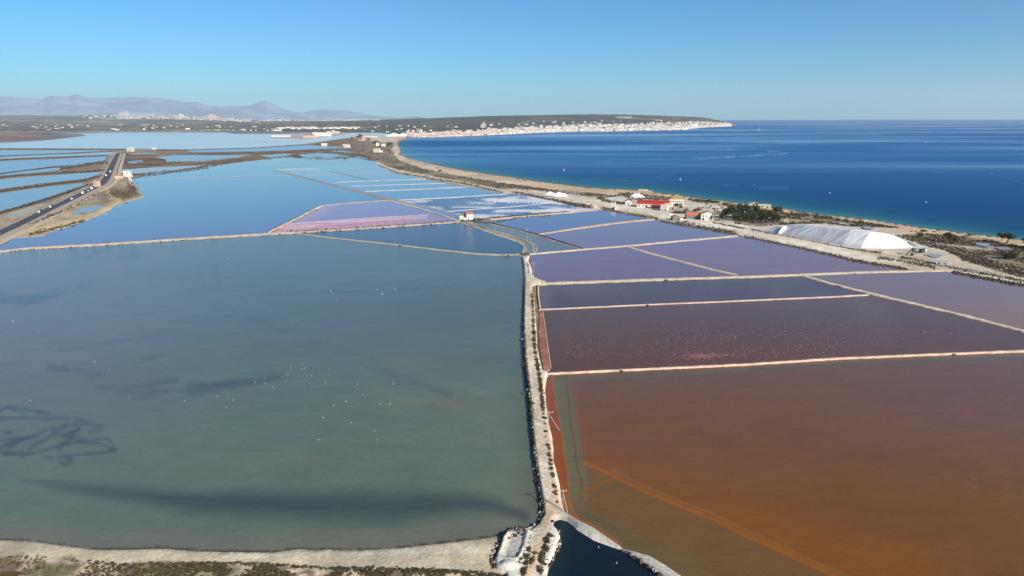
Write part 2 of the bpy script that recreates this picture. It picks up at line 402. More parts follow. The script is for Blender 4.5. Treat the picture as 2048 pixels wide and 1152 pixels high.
# coast strip between the pans and the sea: beach, dune scrub, salt yard
SCRUB = [[(735, 283), (790, 286), (783, 300), (796, 320), (850, 338), (930, 354), (1020, 368), (1100, 379), (1185, 387), (1225, 391), (1200, 395), (1120, 387),
          (1060, 379), (1000, 377), (940, 367), (860, 351), (790, 338), (755, 324), (700, 314), (640, 306), (640, 290), (700, 280)],
         [(1465, 440), (1500, 436), (1580, 425), (1640, 431), (1740, 446), (1800, 456), (1700, 453), (1640, 447), (1560, 450), (1520, 453), (1470, 447)],
         [(1790, 471), (1850, 467), (1950, 475), (2048, 493), (2300, 528), (2300, 610), (2048, 556), (1990, 541), (1940, 523), (1895, 503), (1850, 492)],
         [(1236, 385), (1340, 395), (1336, 401), (1255, 397)], [(1375, 398), (1400, 399), (1460, 407), (1500, 414), (1440, 411), (1390, 404)]]
SALTY = [([(1530, 461), (1640, 484), (1720, 497), (1822, 497), (1800, 503), (1720, 500)], C(185, 182, 178)), ([(1640, 446), (1690, 446), (1780, 460), (1740, 462)], C(190, 184, 182)),
         ([(1000, 384), (1060, 386), (1150, 388), (1170, 396), (1110, 396), (1040, 388)], C(178, 172, 165)), ([(1210, 394), (1300, 392), (1290, 399), (1240, 403), (1215, 399)], C(205, 202, 198)),
         ([(1365, 401), (1450, 407), (1440, 419), (1366, 413)], C(205, 196, 180)), ([(1946, 484), (2030, 496), (2010, 502), (1950, 492)], C(170, 158, 168)),
         ([(1815, 478), (1860, 482), (1870, 500), (1820, 500)], C(205, 198, 185))]
def coast_col(px, py, W):
    f = fbm(W[:, 0] * .02, W[:, 1] * .02, 4, 4); f2 = fbm(W[:, 0] * .005, W[:, 1] * .005, 3, 9)
    c = mix(C(190, 172, 145), C(208, 196, 175), sstep(.3, .7, f))
    d = dist_line(px, py, SHORE)
    k = np.interp(px, [780, 1000, 1500, 2048], [5, 7, 9, 14])
    c = mix(c, C(200, 172, 135), sstep(k * 1.7, k * .7, d)); c = mix(c, C(150, 128, 98), sstep(1.8, .4, d))
    for z in SCRUB: c = mix(c, mix(C(104, 96, 74), C(152, 136, 110), sstep(.35, .7, f)), inside(px, py, z) * .9)
    for z, q in SALTY: c = mix(c, q, inside(px, py, z) * (.6 + .4 * f2))
    c = mix(c, C(222, 212, 190), stroke(px, py, [(1120, 393), (1200, 404), (1300, 424), (1400, 446), (1500, 465), (1600, 487), (1720, 512), (1800, 526), (1900, 543), (2048, 562), (2300, 600)], 7, 6) * .8)
    c = mix(c, C(215, 200, 168), stroke(px, py, [(1770, 505), (1860, 512), (1930, 518), (2048, 548)], 4, 3) * .8)
    c = mix(c, C(185, 165, 110), stroke(px, py, [(1715, 527), (1800, 533), (1890, 541)], 9, 6) * .5)
    for ln in [[(1850, 497), (1900, 505), (1960, 524), (2048, 552), (2300, 620)], [(1890, 500), (1930, 494), (1990, 503), (2048, 512)]]:
        c = mix(c, C(205, 190, 165), stroke(px, py, ln, 3, 2) * .7)
    brown = (sstep(760, 700, px) * (py > 276)); c = mix(c, mix(C(112, 95, 78), C(140, 120, 100), f), np.clip(brown, 0, 1))
    return c
COAST = SHORE + [(2450, 640), (2048, 572), (1982, 560), (1921, 548), (1885, 542.7), (1872, 541), (1808, 538.5), (1714, 522.5), (1607, 497.5), (1500, 475), (1475, 470.5),
                 (1386, 455), (1315, 441.5), (1310, 439.5), (1216, 422), (1196, 420.5), (1170, 417), (1117, 404.5), (1025.7, 387.5), (1000.6, 386.5), (931.5, 371.5),
                 (852, 357), (793.4, 346.5), (772, 339.5), (756, 331.5), (745.6, 321), (700, 311), (610, 306), (600, 300), (640, 284), (690, 277), (720, 271), (760, 272), (812, 270.5)]
sheet('coast', COAST, Z_LAND, M['ground'], step=5, step_y=2.5, colour=coast_col, edge_z=-.3, jitter=.8,
      edge_test=lambda px, py: dist_line(px, py, SHORE) < 1.4,
      height=lambda px, py, W: .9 * (fbm(W[:, 0] * .03, W[:, 1] * .03, 3, 6) - .35) * sstep(3, 14, dist_line(px, py, COAST[24:])) )

# ------------------------------------------------------------------ salt pans
_lvl = [0]
def pond(poly, colour, mat='water', step=22, name='salt_pond', jitter=0.0, step_y=None, add=(0, 0, 0), z0=Z_POND):
    _lvl[0] += 1
    cf = colour if callable(colour) else (lambda px, py, W, c=np.asarray(colour): np.tile(c, (len(px), 1)))
    col = lambda px, py, W: np.clip(cf(px, py, W) + np.array(add), .004, 1)
    return sheet(name, poly, z0 + .004 * (_lvl[0] % 40), M[mat], step=step, colour=col, jitter=jitter, step_y=step_y)

L_TOP = [(-450, 523), (0, 503), (55, 497), (232, 487.5), (355, 479), (536, 468), (582, 465.6)]
THIN = [(582, 465.6), (691, 479), (787, 489), (883, 500.6), (959, 508.5), (1006, 510), (1039, 509)]
CW_L = [(1043, 515), (1046, 535), (1048, 560), (1047, 600), (1046, 650), (1047, 690), (1051, 740), (1057, 790), (1060, 830), (1064, 880), (1068, 920), (1074, 960), (1080, 1000), (1084, 1033)]
B_SHORE = [(-450, 1072), (0, 1079), (59, 1081), (145, 1092.5), (188, 1098), (243, 1098), (275, 1097.5), (334, 1096), (392, 1101), (471, 1102.7), (543, 1104), (598, 1096),
           (630, 1100), (657, 1097), (696, 1100), (743, 1098), (794, 1095.6), (892, 1084.6), (971, 1075), (1006, 1069)]
b2 = lambda pts: [(x / 2.548, 700 + y / 2.548) for x, y in pts]
SWIRL = [b2(s_) for s_ in [[(0, 350), (120, 345), (260, 350), (380, 350), (460, 370)], [(40, 290), (160, 310), (250, 325)], [(0, 420), (60, 420)], [(0, 310), (40, 290), (120, 330)],
         [(0, 500), (60, 470), (190, 430), (250, 400), (400, 375), (430, 378)], [(20, 525), (110, 450), (190, 440)], [(110, 540), (200, 470), (300, 420), (340, 375)],
         [(110, 540), (230, 510), (330, 480), (400, 465), (520, 480), (580, 510)], [(235, 548), (330, 540), (460, 525), (580, 512)],
         [(300, 560), (330, 585), (365, 565), (310, 530), (300, 500), (370, 440), (400, 400)], [(460, 412), (520, 405), (525, 385), (440, 380)], [(500, 450), (560, 450), (580, 510)],
         [(0, 460), (100, 445)], [(320, 435), (440, 460), (500, 455)], [(270, 400), (320, 440), (410, 400)], [(0, 510), (40, 530), (120, 515)], [(-200, 400), (-60, 380), (0, 350)], [(-160, 520), (-60, 470), (0, 460)]]]
CHAN = [(40, 960), (200, 983), (400, 1003), (600, 1010), (800, 1012), (930, 1005), (1000, 1015), (1050, 1033)]
def big_pond_col(px, py, W):
    f = fbm(W[:, 0] * .012, W[:, 1] * .02, 4, 11); g2 = fbm(W[:, 0] * .05, W[:, 1] * .09, 4, 12)
    near = C(96, 122, 106, .58); far = C(84, 102, 98, .62)
    c = mix(far, near, sstep(560, 900, py + 60 * (f - .5)))
    c = mix(c, C(116, 116, 116, .6), sstep(560, 60, px) * sstep(1000, 700, py) * .75)
    c = mix(c, C(122, 125, 100, .58), sstep(.52, .78, f) * .5 * sstep(600, 800, py))
    dsh = dist_line(px, py, B_SHORE)
    c = mix(c, C(122, 118, 108, .62), sstep(55, 4, dsh + 22 * (g2 - .5)) * .8)
    c = mix(c, C(50, 50, 48, .7), sstep(2.6, .8, dsh + 4 * (g2 - .5)))
    dcw = dist_line(px, py, CW_L)
    c = mix(c, C(92, 96, 80, .55), sstep(60, 2, dcw) * sstep(600, 900, py) * .55)
    dk = C(44, 70, 84, .55)
    for s_ in SWIRL: c = mix(c, dk, stroke(px + 8 * (g2 - .5), py + 5 * (f - .5), s_, 2.2 + 5.5 * vnoise(px * .05, py * .07, 8), 3) * (.4 + .55 * vnoise(px * .06, py * .09, 9)))
    dd = dist_line(px, py, CHAN); wdt = np.interp(px, [0, 60, 300, 500, 800, 960, 1060], [0, 7, 20, 32, 36, 26, 14])
    c = mix(c, C(34, 66, 84, .5), sstep(1.5, .05, (dd + 26 * (f - .5) + 8 * (g2 - .5)) / (wdt + 1)) * .88 * np.interp(px, [0, 320], [.25, 1]))
    for ln, wd, k in [([(150, 508), (270, 505)], 18, .7), ([(0, 600), (60, 598), (120, 585), (175, 572)], 12, .5), ([(30, 612), (110, 590)], 6, .5), ([(180, 755), (240, 735), (320, 710)], 6, .4),
                      ([(250, 790), (360, 790), (450, 770), (540, 755)], 16, .42), ([(320, 845), (352, 845)], 7, .5), ([(480, 592), (560, 587), (900, 577), (1040, 573)], 1.6, .45),
                      ([(372, 594), (390, 596)], 3, .4), ([(400, 540), (410, 590)], 5, .3), ([(428, 530), (440, 585)], 6, .25), ([(470, 625), (560, 660), (700, 720), (900, 790)], 7, .22),
                      ([(620, 816), (636, 816)], 6, .4), ([(-300, 640), (-150, 600), (0, 600)], 20, .4), ([(120, 700), (200, 690), (330, 670)], 5, .22), ([(380, 772), (460, 768), (560, 752)], 9, .4), ([(200, 775), (300, 768), (350, 760)], 10, .35), ([(100, 735), (200, 745)], 8, .4)]:
        c = mix(c, dk, stroke(px, py + 6 * (g2 - .5), ln, wd, wd * .9) * k * (.25 + 1.3 * sstep(.4, .62, g2)))
    c = mix(c, C(110, 128, 120, .6), stroke(px, py, [(500, 600), (700, 690), (1000, 800)], 2, 4) * .25)
    return c
pond(L_TOP + THIN + CW_L + [(1075, 1050), (1006, 1072)] + [(x, y + 3) for x, y in B_SHORE[::-1]], big_pond_col, 'water', step=4.6, add=(.036, .031, .012))

OR_TOP = [(1097, 748), (1160, 745), (1300, 738.3), (1400, 734), (1500, 729), (1673, 717.7), (1850, 710), (2048, 702.5), (2450, 683), (3000, 657)]
BR_OUT = [(1129.5, 1021.7), (1150.7, 1037), (1186, 1054.7), (1221.5, 1078.3), (1239, 1090), (1245, 1096), (1269, 1103), (1299.5, 1111.4), (1328, 1128), (1349, 1142), (1420, 1190), (1600, 1350)]
CW_R2 = [(1093.6, 756), (1090, 778), (1093.6, 814), (1097, 843.6), (1104.5, 875), (1107, 899), (1108, 922.5), (1115, 948.5), (1120, 972), (1123.5, 1005)]
RED_IN = [(1107, 752), (1107, 766), (1114, 810), (1119, 839), (1126, 875), (1127, 899), (1132, 925), (1136.5, 948), (1139, 975), (1139, 998), (1146, 1022), (1160, 1036), (1190, 1050), (1232, 1078), (1245, 1092)]
SUBDIKE = [(1170, 926), (1221.5, 948.5), (1280.6, 979), (1349, 1007.5), (1418, 1034), (1496, 1073), (1560, 1101), (1614, 1127), (1673, 1153), (1900, 1250)]
def orange_col(px, py, W):
    f = fbm(W[:, 0] * .012, W[:, 1] * .012, 4, 21); g2 = fbm(W[:, 0] * .12, W[:, 1] * .12, 4, 22); g3 = fbm(W[:, 0] * .35, W[:, 1] * .35, 3, 23)
    c = mix(C(108, 74, 66, .62), C(100, 72, 78, .58), sstep(1500, 2048, px) * sstep(950, 760, py))
    c = mix(c, C(92, 80, 76, .6), sstep(840, 745, py) * sstep(1700, 1200, px) * .8)
    c = mix(c, C(112, 76, 44, .62), sstep(860, 1130, py + .12 * (px - 1500)) * .75)
    sd_ = np.interp(px, [p[0] for p in SUBDIKE], [p[1] for p in SUBDIKE]) - py      # above the sunken bank
    c = mix(c, C(150, 80, 40, .62), sstep(95, 4, sd_ + 50 * (f - .5)) * sstep(-3, 2, sd_) * (px > 1165) * .28)
    c = mix(c, C(160, 88, 28, .6), stroke(px, py, [(1480, 1060), (1640, 1070), (1760, 1120), (1900, 1160)], 60, 60) * .25 * sstep(-3, 2, sd_))
    low = sstep(-1, -3, sd_) * (px > 1130)
    c = mix(c, mix(C(102, 86, 70, .62), C(110, 84, 70, .62), sstep(.35, .65, f)), low)
    c = mix(c, C(92, 98, 84, .6), low * sstep(60, 10, dist_line(px, py, BR_OUT) + 40 * (g2 - .5)) * .6)
    dc = dist_line(px, py, RED_IN)
    teal = sstep(44, 26, dc + 10 * (g2 - .5)) * np.where(py < 1010, 1, 0) * sstep(1015, 985, py) 
    c = mix(c, C(92, 108, 94, .62), teal * .9)
    c = mix(c, C(78, 62, 52, .6), stroke(px + 5 * (g2 - .5), py, [(1132, 760), (1137, 800), (1142, 850), (1150, 900), (1152, 930), (1163, 960), (1163, 1000)], 2.6, 2) * .7)
    c = mix(c, C(140, 84, 66, .62), stroke(px + 7 * (g2 - .5), py, [(1143, 765), (1152, 790), (1160, 840), (1168, 880), (1170, 925)], 7, 6) * .35)
    c = mix(c, C(84, 96, 92, .6), stroke(px, py + 3 * (g2 - .5), [(x, y + 9) for x, y in OR_TOP], 9, 5) * .85)
    c = mix(c, C(56, 68, 74, .6), stroke(px, py + 3 * (g2 - .5), [(x, y + 12) for x, y in OR_TOP[4:]], 4, 3) * .6)
    c = mix(c, C(136, 72, 56, .62), stroke(px, py, [(x, y + 3.5) for x, y in OR_TOP], 3.5, 3) * .8)
    red = (inside(px, py, CW_R2 + [(1129, 1020), (1150, 1037), (1186, 1054), (1221, 1078), (1245, 1096)] + RED_IN[::-1]))
    c = mix(c, mix(C(150, 68, 52, .62), C(150, 96, 70, .62), sstep(930, 1030, py)), red * .95)
    c = mix(c, C(128, 126, 92, .6), stroke(px, py, RED_IN[:11], 2.5, 2.5) * .6)
    c = mix(c, C(62, 92, 80, .6), stroke(px + 10 * (g2 - .5), py + 6 * (g3 - .5), [(1172, 1030), (1190, 1036), (1215, 1050), (1228, 1056)], 10, 6) * .8)
    c = mix(c, C(80, 92, 78, .6), stroke(px, py + 6 * (g3 - .5), [(1240, 1065), (1265, 1085), (1300, 1100)], 14, 10) * .6)
    c = mix(c, C(164, 92, 54, .62), stroke(px, py + 2 * (g3 - .5), SUBDIKE, 7, 1.2) * (.55 + .6 * g3))
    c = mix(c, C(140, 116, 92, .62), stroke(px, py, [(x + 4, y - 8) for x, y in SUBDIKE[1:]], 2.6, 3) * .6)
    c = mix(c, C(140, 88, 58, .62), stroke(px, py + 2 * (g3 - .5), [(1158, 990), (1175, 980), (1195, 970), (1222, 960)], 5, 4) * .7)
    fl = (g3 > .72) * sstep(.5, .7, f); c = mix(c, C(178, 118, 60, .62), fl * .5 * sstep(900, 1000, py))
    return c
pond(OR_TOP + [(3400, 1350)] + [(1600, 1350), (1420, 1192), (1346, 1144), (1326, 1130), (1298, 1114), (1269, 1106), (1243, 1099), (1220, 1081), (1185, 1057), (1149, 1039), (1127, 1024), (1121, 1005), (1117, 972), (1112, 948), (1105, 922), (1104, 899), (1101, 875), (1094, 843), (1090.5, 814), (1087, 778), (1091, 756)],
     orange_col, 'water', step=3.4, add=(.062, .02, -.02))

P1_TOP = [(1078, 619.7), (1212.4, 613.6), (1317, 608.7), (1439.5, 604), (1500, 601), (1660, 594.2), (1738, 590)]
RD = [(1601.7, 549.7), (1660.6, 567.6), (1738, 586.5), (1781, 597), (1821, 606), (1930, 632), (2048, 663), (2450, 766)]
P2_TOP = [(1078, 568.3), (1092.8, 567.3), (1244, 562), (1378.4, 557.4), (1500, 553.8), (1601.7, 549.7), (1727.5, 545), (1872, 541.5), (1890, 541)]
def p1_col(px, py, W):
    f = fbm(W[:, 0] * .01, W[:, 1] * .02, 4, 31); g2 = fbm(W[:, 0] * .06, W[:, 1] * .1, 4, 32)
    c = mix(C(78, 66, 92, .5), C(86, 58, 56, .58), sstep(625, 735, py + 25 * (f - .5)))
    c = mix(c, C(60, 62, 68, .55), stroke(px + 10 * (g2 - .5), py, [(1108, 630), (1118, 690), (1135, 742)], 28, 16) * .6)
    c = mix(c, C(74, 66, 62, .55), sstep(1350, 1150, px) * .6)
    c = mix(c, C(120, 72, 64, .6), stroke(px, py + 3 * (g2 - .5), [(x, y - 4) for x, y in OR_TOP[1:]], 3, 4) * .4)
    return c
pond(P1_TOP + [(1781, 597), (1930, 632), (2048, 663), (2300, 727), (2450, 700)] + OR_TOP[:-1][::-1], p1_col, 'water', step=9, add=(.065, .012, -.035))
pond([(1074, 571)] + P2_TOP[1:6] + [(1660, 567.6), (1738, 588)] + P1_TOP[::-1], lambda px, py, W: mix(mix(C(62, 52, 82, .5), C(86, 74, 92, .5), sstep(.4, .75, fbm(W[:, 0] * .015, W[:, 1] * .03, 4, 41))), C(92, 88, 92, .6), sstep(1104, 1094, px) * .8), 'water', step=12, add=(.05, .02, -.008))
P3_TOP = [(1058, 508.6), (1100, 505), (1171, 498.8), (1249, 492.7), (1366, 481.7), (1476, 472)]
DIAG = [(1254, 494), (1342, 518), (1427, 540), (1476, 550.5)]
pond(P3_TOP[:4] + DIAG[1:] + P2_TOP[4:0:-1] + [(1073, 566), (1060, 530)], C(86, 82, 134, .6), 'calm', step=20, add=(.12, .055, 0))
pond(DIAG[::-1] + P3_TOP[3:] + [(1500, 474), (1607, 496.7), (1714, 522), (1808, 538), (1872, 541)] + P2_TOP[7:4:-1] + [(1500, 553.8)], lambda px, py, W: mix(C(94, 84, 138, .6), C(108, 84, 118, .6), sstep(1400, 1800, px)), 'calm', step=20, add=(.14, .065, 0))
pond([(1601.7, 549.7), (1872, 541.5), (1885, 542.7), (1921.5, 548), (1982, 560), (2048, 574), (2450, 650), (2450, 766), (2048, 663), (1930, 632), (1821, 606), (1781, 597), (1738, 586.5), (1660.6, 567.6)],
     lambda px, py, W: mix(C(108, 98, 128, .62), C(126, 104, 108, .62), sstep(560, 640, py) * sstep(1750, 2048, px)), 'calm', step=20, add=(.12, .055, -.012))
pond([(980, 443), (995, 440), (1196, 419.7), (1216, 421), (1310, 438.7), (1234, 446), (1157.8, 456.5), (1076.5, 468.5), (985, 446)], C(84, 96, 160, .6), 'calm', step=16, add=(.07, .05, 0))
pond([(1076.5, 468.5), (1157.8, 456.5), (1234, 446), (1310, 438.7), (1386, 454), (1475, 469), (1476, 472), (1366, 481.7), (1249, 492.7), (1171, 498.8)], C(90, 90, 150, .6), 'calm', step=16, add=(.13, .065, 0))
pond([(925, 441), (985, 446), (1076.5, 468.5), (1171, 498.8), (1060, 508.4), (1047, 505), (1054, 482), (1004, 466)], lambda px, py, W: mix(C(112, 118, 118, .6), C(140, 134, 118, .6), sstep(.45, .7, fbm(W[:, 0] * .02, W[:, 1] * .03, 4, 44))), 'water', step=10)
pond([(582, 465.6), (801, 452), (921, 444), (962.5, 459), (1004, 473), (1035, 483), (1045, 491), (1047, 500), (1042, 508)] + THIN[::-1][1:],
     lambda px, py, W: mix(C(66, 82, 108, .6), C(92, 86, 100, .6), stroke(px, py, [(650, 478), (760, 472), (860, 470), (950, 485), (985, 480)], 16, 16) * .6), 'water', step=14)
def pink_col(px, py, W):
    f = fbm(W[:, 0] * .006, W[:, 1] * .05, 4, 51)
    c = mix(C(134, 104, 158, .62), C(116, 106, 164, .6), sstep(.35, .7, f))
    e = stroke(px, py, [(545, 462), (585, 445), (650, 410)], 16, 20); c = mix(c, C(205, 140, 140, .62), e * .8)
    v = np.interp(px, [536, 660, 800, 921], [466, 461, 452, 444]) - py                    # how far above the lower dike
    st = fbm(px * .012, v * .55 + px * .004, 3, 52); top = np.interp(px, [560, 700, 855, 920], [17, 21, 21, 6])
    c = mix(c, mix(C(205, 92, 66, .85), C(236, 158, 132, 1.0), sstep(.35, .65, st)), sstep(top + 1, top - 2, v) * sstep(925, 760, px) * .9)
    c = mix(c, C(150, 104, 120, .7), sstep(top + 1, top - 2, v) * (st > .56) * sstep(620, 820, px) * .6)
    for ln in [[(581, 447.5), (700, 439.5), (855, 430.5)], [(665, 445), (760, 440), (855, 435)]]: c = mix(c, C(240, 190, 184, .95), stroke(px, py, ln, 1.6, 1.0) * .9)
    c = mix(c, C(96, 80, 130, .6), stroke(px, py, [(660, 422.5), (780, 417)], 1.2, 1) * .7)
    return c
pond([(536, 467), (578, 445.6), (644.7, 411), (775, 400.5), (916, 441.6), (921, 444), (801, 452), (660, 461)], pink_col, 'calm', step=3.4, step_y=1.8, add=(.12, .05, .015))
MARSH_B = [(546.4, 318), (512, 322.5), (480, 325), (425, 332.5), (350, 345), (300, 349), (260, 356)]
PEN = [(258, 360), (264, 366), (277, 374.6), (280, 383.5), (289, 391), (286, 395), (258, 403.4), (239, 407), (214, 423), (196, 432), (177, 439.5), (130, 455.8), (94.4, 466), (88.5, 472), (29.5, 477), (0, 486.7), (-450, 530)]
def blue_col(px, py, W):
    f = fbm(W[:, 0] * .004, W[:, 1] * .012, 4, 61)
    c = mix(C(86, 112, 160, .6), C(104, 108, 162, .6), sstep(400, 480, py))
    c = mix(c, C(120, 100, 150, .6), sstep(300, 0, px) * sstep(440, 480, py) * .6)
    c = mix(c, C(84, 92, 124, .6), stroke(px, py, [(545, 378), (600, 377)], 10, 12) * .5)
    return mix(c, C(78, 96, 140, .6), sstep(.5, .75, f) * .4)
pond([(480, 320), (546.4, 313), (620, 305), (700, 309), (747, 320), (756, 331), (772, 339), (793.4, 346), (790, 352), (700, 348), (591.5, 351.3), (692.5, 376.5), (775, 400.5), (644.7, 411), (578, 445.6), (536, 468), (355, 479), (232, 487.5), (55, 497), (0, 503), (-450, 523)] + PEN[::-1] + [(256, 354), (300, 346), (350, 342), (425, 329)],
     blue_col, 'calm', step=14, add=(.035, .03, -.03))
for poly, c_ in [([(546, 339.4), (640, 331), (756, 331), (780, 346), (610, 351.3), (591.5, 351.3)], C(110, 138, 170, .6)), ([(591.5, 351.3), (610, 351.3), (780, 345.8), (852, 357), (852, 358.5), (671, 364.6), (640, 363)], C(104, 132, 170, .6)),
                 ([(640, 363), (671, 364.6), (852, 358.5), (893, 366.5), (703, 372.6), (680, 373)], C(98, 126, 170, .6)), ([(680, 373), (703, 372.6), (893, 366.5), (937, 374), (729.7, 383), (710, 382)], C(98, 126, 172, .6)),
                 ([(710, 382), (729.7, 383), (937, 374), (1016, 388.5), (796, 400.5), (775, 400)], C(92, 118, 172, .6))]:
    pond(poly, c_, 'calm', step=16, add=(.06, .06, .0))
def pan_col(px, py, W):
    f = fbm(W[:, 0] * .010 + W[:, 1] * .002, W[:, 1] * .03, 5, 71); g2 = fbm(W[:, 0] * .03, W[:, 1] * .05, 4, 72)
    c = mix(C(112, 148, 182, .75), C(232, 232, 230, .95), sstep(.47, .555, f * .5 + g2 * .5) * .9)  # blue between the white crust is sky reflection put into the colour
    return mix(c, C(176, 170, 178, .8), sstep(.52, .62, g2) * .35)
pond([(796, 401), (1016, 388.5), (1025.7, 386.8), (1117, 404), (1024, 413.7), (897, 423)], pan_col, 'pan', step=2.2)
pond([(897, 423), (1024, 413.7), (1117, 404), (1170, 416), (1196, 419), (1081.6, 430), (980, 438.5), (930, 439)], pan_col, 'pan', step=2.2)
pond([(793, 401), (891.7, 421.7), (925, 433), (921, 441), (880, 428), (785, 402)], C(140, 140, 150, .6), 'calm', step=12)
# lagoons left of and beyond the road
wz = lambda pts: [(x / 4, 160 + y / 4) for x, y in pts]
pale, mid = C(128, 160, 172, .6), C(104, 140, 170, .6)
far_poly = [(-450, 299), (0, 285), (87.5, 280), (175, 271), (160, 268), (100, 267.5), (170, 265.5), (275, 264.6), (450, 265), (470, 267.5), (640, 266.5), (706, 265.6), (812, 266), (815, 269.5), (772, 274), (714, 271.6), (700, 275.6), (665, 280), (613, 287.6), (512, 295), (375, 298.8), (250, 297.5), (0, 296.5), (-450, 310)]
def far_col(px, py, W):
    c = mix(pale, C(150, 160, 165, .65), sstep(300, 560, px)); return mix(c, C(98, 130, 172, .6), sstep(272, 266, py) * sstep(480, 420, px) * .8)
pond(far_poly, far_col, 'lagoonw', step=16, step_y=3, add=(.32, .34, .27))
for poly, c_ in [(wz([(-1800, 600), (0, 560), (950, 565), (400, 590), (0, 605), (-1800, 680)]), mid), (wz([(-1800, 700), (0, 615), (900, 575), (980, 590), (850, 600), (0, 630), (-1800, 720)]), pale),
                 (wz([(-1800, 740), (0, 650), (500, 630), (850, 610), (850, 640), (640, 680), (430, 690), (150, 725), (0, 745), (-1800, 960)]), C(86, 128, 176, .6)),
                 (wz([(-1800, 980), (0, 756), (200, 727), (500, 697), (480, 720), (330, 740), (0, 765), (-1800, 1000)]), mid), (wz([(-1800, 960), (0, 795), (300, 770), (850, 730), (700, 790), (300, 830), (0, 875), (-1800, 1060)]), mid),
                 (wz([(-1800, 1130), (0, 905), (400, 850), (660, 825), (680, 845), (400, 945), (0, 1055), (-1800, 1500)]), C(92, 132, 166, .6)),
                 ([(0, 433.6), (29.5, 426.5), (60, 418), (85, 409), (66, 418), (29.5, 430), (0, 434.5)], mid), ([(255, 322.5), (272, 321), (287.5, 321), (282, 325), (270, 326.5), (257, 326)], mid),
                 ([(310, 315), (350, 310), (475, 310), (505, 308.8), (475, 315), (400, 322.5), (332, 323.8), (330, 318)], mid), ([(596, 309.5), (615, 307.5), (640, 306), (668, 307), (695, 311), (702, 314.5), (676, 313), (655, 316.5), (630, 313.5), (608, 314.5)], mid), ([(655, 300.8), (690, 301.5), (715, 304), (700, 306), (672, 304)], mid), ([(706, 313), (722, 312.5), (736, 317), (728, 319.5), (712, 317)], mid), ([(520, 311), (560, 307.5), (588, 308), (570, 312), (540, 315)], mid),
                 ([(257, 307.5), (285, 305.5), (310, 306), (308, 308.5), (270, 308.8)], pale),
                 ([(235, 340), (300, 335), (410, 330), (390, 335), (325, 345), (275, 347.5), (240, 346)], C(150, 165, 168, .65)),
                 ([(375, 299.8), (512, 295.8), (613, 289), (640, 292), (692, 294), (692, 296.8), (640, 298), (512, 303), (430, 304), (375, 303.8)], C(92, 130, 178, .6)),
                 ([(144.6, 428.5), (152, 421), (162, 415), (172, 415.5), (180, 413), (209.5, 412.5), (203.6, 416), (190, 421), (178, 428), (174, 425), (176, 421), (165, 424), (158, 427)], C(104, 132, 172, .6))]:
    pond(poly, c_, 'lagoonw', step=14 if poly[0][0] < -100 else 6, z0=Z_POND if poly[0][0] < -100 else 1.44, name='lagoon', jitter=1.0, step_y=5, add=(.12, .15, .1))
# the dark channel by the near junction, shallow puddles in the yard
CH = [(1112, 1039.6), (1106.5, 1050), (1115.7, 1059.4), (1121, 1074), (1117, 1095), (1106.5, 1117.5), (1098.6, 1132), (1096, 1145), (1085, 1200), (1060, 1350), (1560, 1350), (1420, 1215), (1318, 1153), (1290, 1133), (1264, 1116), (1243, 1102), (1217, 1092.5), (1186, 1080.7), (1153, 1059.5), (1146, 1052), (1134, 1043), (1120, 1039)]
def ch_col(px, py, W):
    f = fbm(W[:, 0] * .08, W[:, 1] * .05, 4, 81)
    c = mix(C(30, 44, 56, .5), C(36, 62, 62, .55), sstep(1160, 1110, px - .25 * (1090 - py)))
    return mix(c, C(52, 56, 70, .5), sstep(.55, .8, f) * .4)
pond([(1100, 1030), (1090, 1060), (1085, 1200), (1050, 1350), (1600, 1350), (1450, 1215), (1330, 1153), (1250, 1098), (1140, 1035)], ch_col, 'calm', step=7, name='channel_water')
for cx, cy, rx, ry in [(1868, 511, 17, 4), (1966, 489, 15, 3.2), (2012, 497, 16, 3), (1738, 455.5, 13, 2.6)]:
    an = np.linspace(0, 2 * math.pi, 28, endpoint=False); wob = .55 + .8 * vnoise(np.cos(an) * 1.6 + cx, np.sin(an) * 1.6 + cy, 3)
    sheet('puddle', [(cx + rx * w_ * math.cos(a_), cy + ry * w_ * math.sin(a_) + .1 * rx * math.cos(a_)) for a_, w_ in zip(an, wob)], Z_LAND + .95, M['lagoonw'], step=3, colour=lambda px, py, W: np.tile(C(160, 152, 154, .9), (len(px), 1)))

# ------------------------------------------------------------------ land that stands above the pans
def marsh_col(px, py, W):
    f = fbm(W[:, 0] * .01, W[:, 1] * .02, 4, 91); g2 = fbm(W[:, 0] * .04, W[:, 1] * .04, 3, 92)
    c = mix(C(98, 80, 62), C(132, 112, 86), sstep(.3, .7, f))
    pen = sstep(345, 372, py) * (px < 300)
    c = mix(c, mix(C(150, 132, 112), C(196, 178, 142), sstep(.35, .65, g2)), pen * .85)
    c = mix(c, C(112, 98, 80), pen * stroke(px, py, [(210, 395), (240, 390), (262, 385)], 22, 16) * .7)
    c = mix(c, C(205, 182, 130), stroke(px, py, [(212, 375), (222, 395), (240, 400), (200, 425), (130, 448), (60, 462)], 5, 6) * .7)
    c = mix(c, C(212, 178, 150), sstep(4, .5, dist_line(px, py, PEN)) * .9)
    c = mix(c, C(140, 122, 112), pen * sstep(430, 400, py) * sstep(120, 180, px) * sstep(205, 190, px) * .6)
    return c
marsh = [(-450, 432), (0, 425), (60, 408), (130, 388), (172, 369), (178, 357), (212, 341), (130, 352), (0, 358), (-450, 402)]
MARSH = [(-450, 560), (-450, 438), (0, 431), (60, 412), (130, 392), (176, 371), (182, 360), (212, 350), (222, 338), (232, 318), (238, 306), (250, 299.5), (375, 299.2), (375, 304.5), (512, 304), (640, 299), (700, 300), (745, 320.8), (640, 314), (600, 313)]
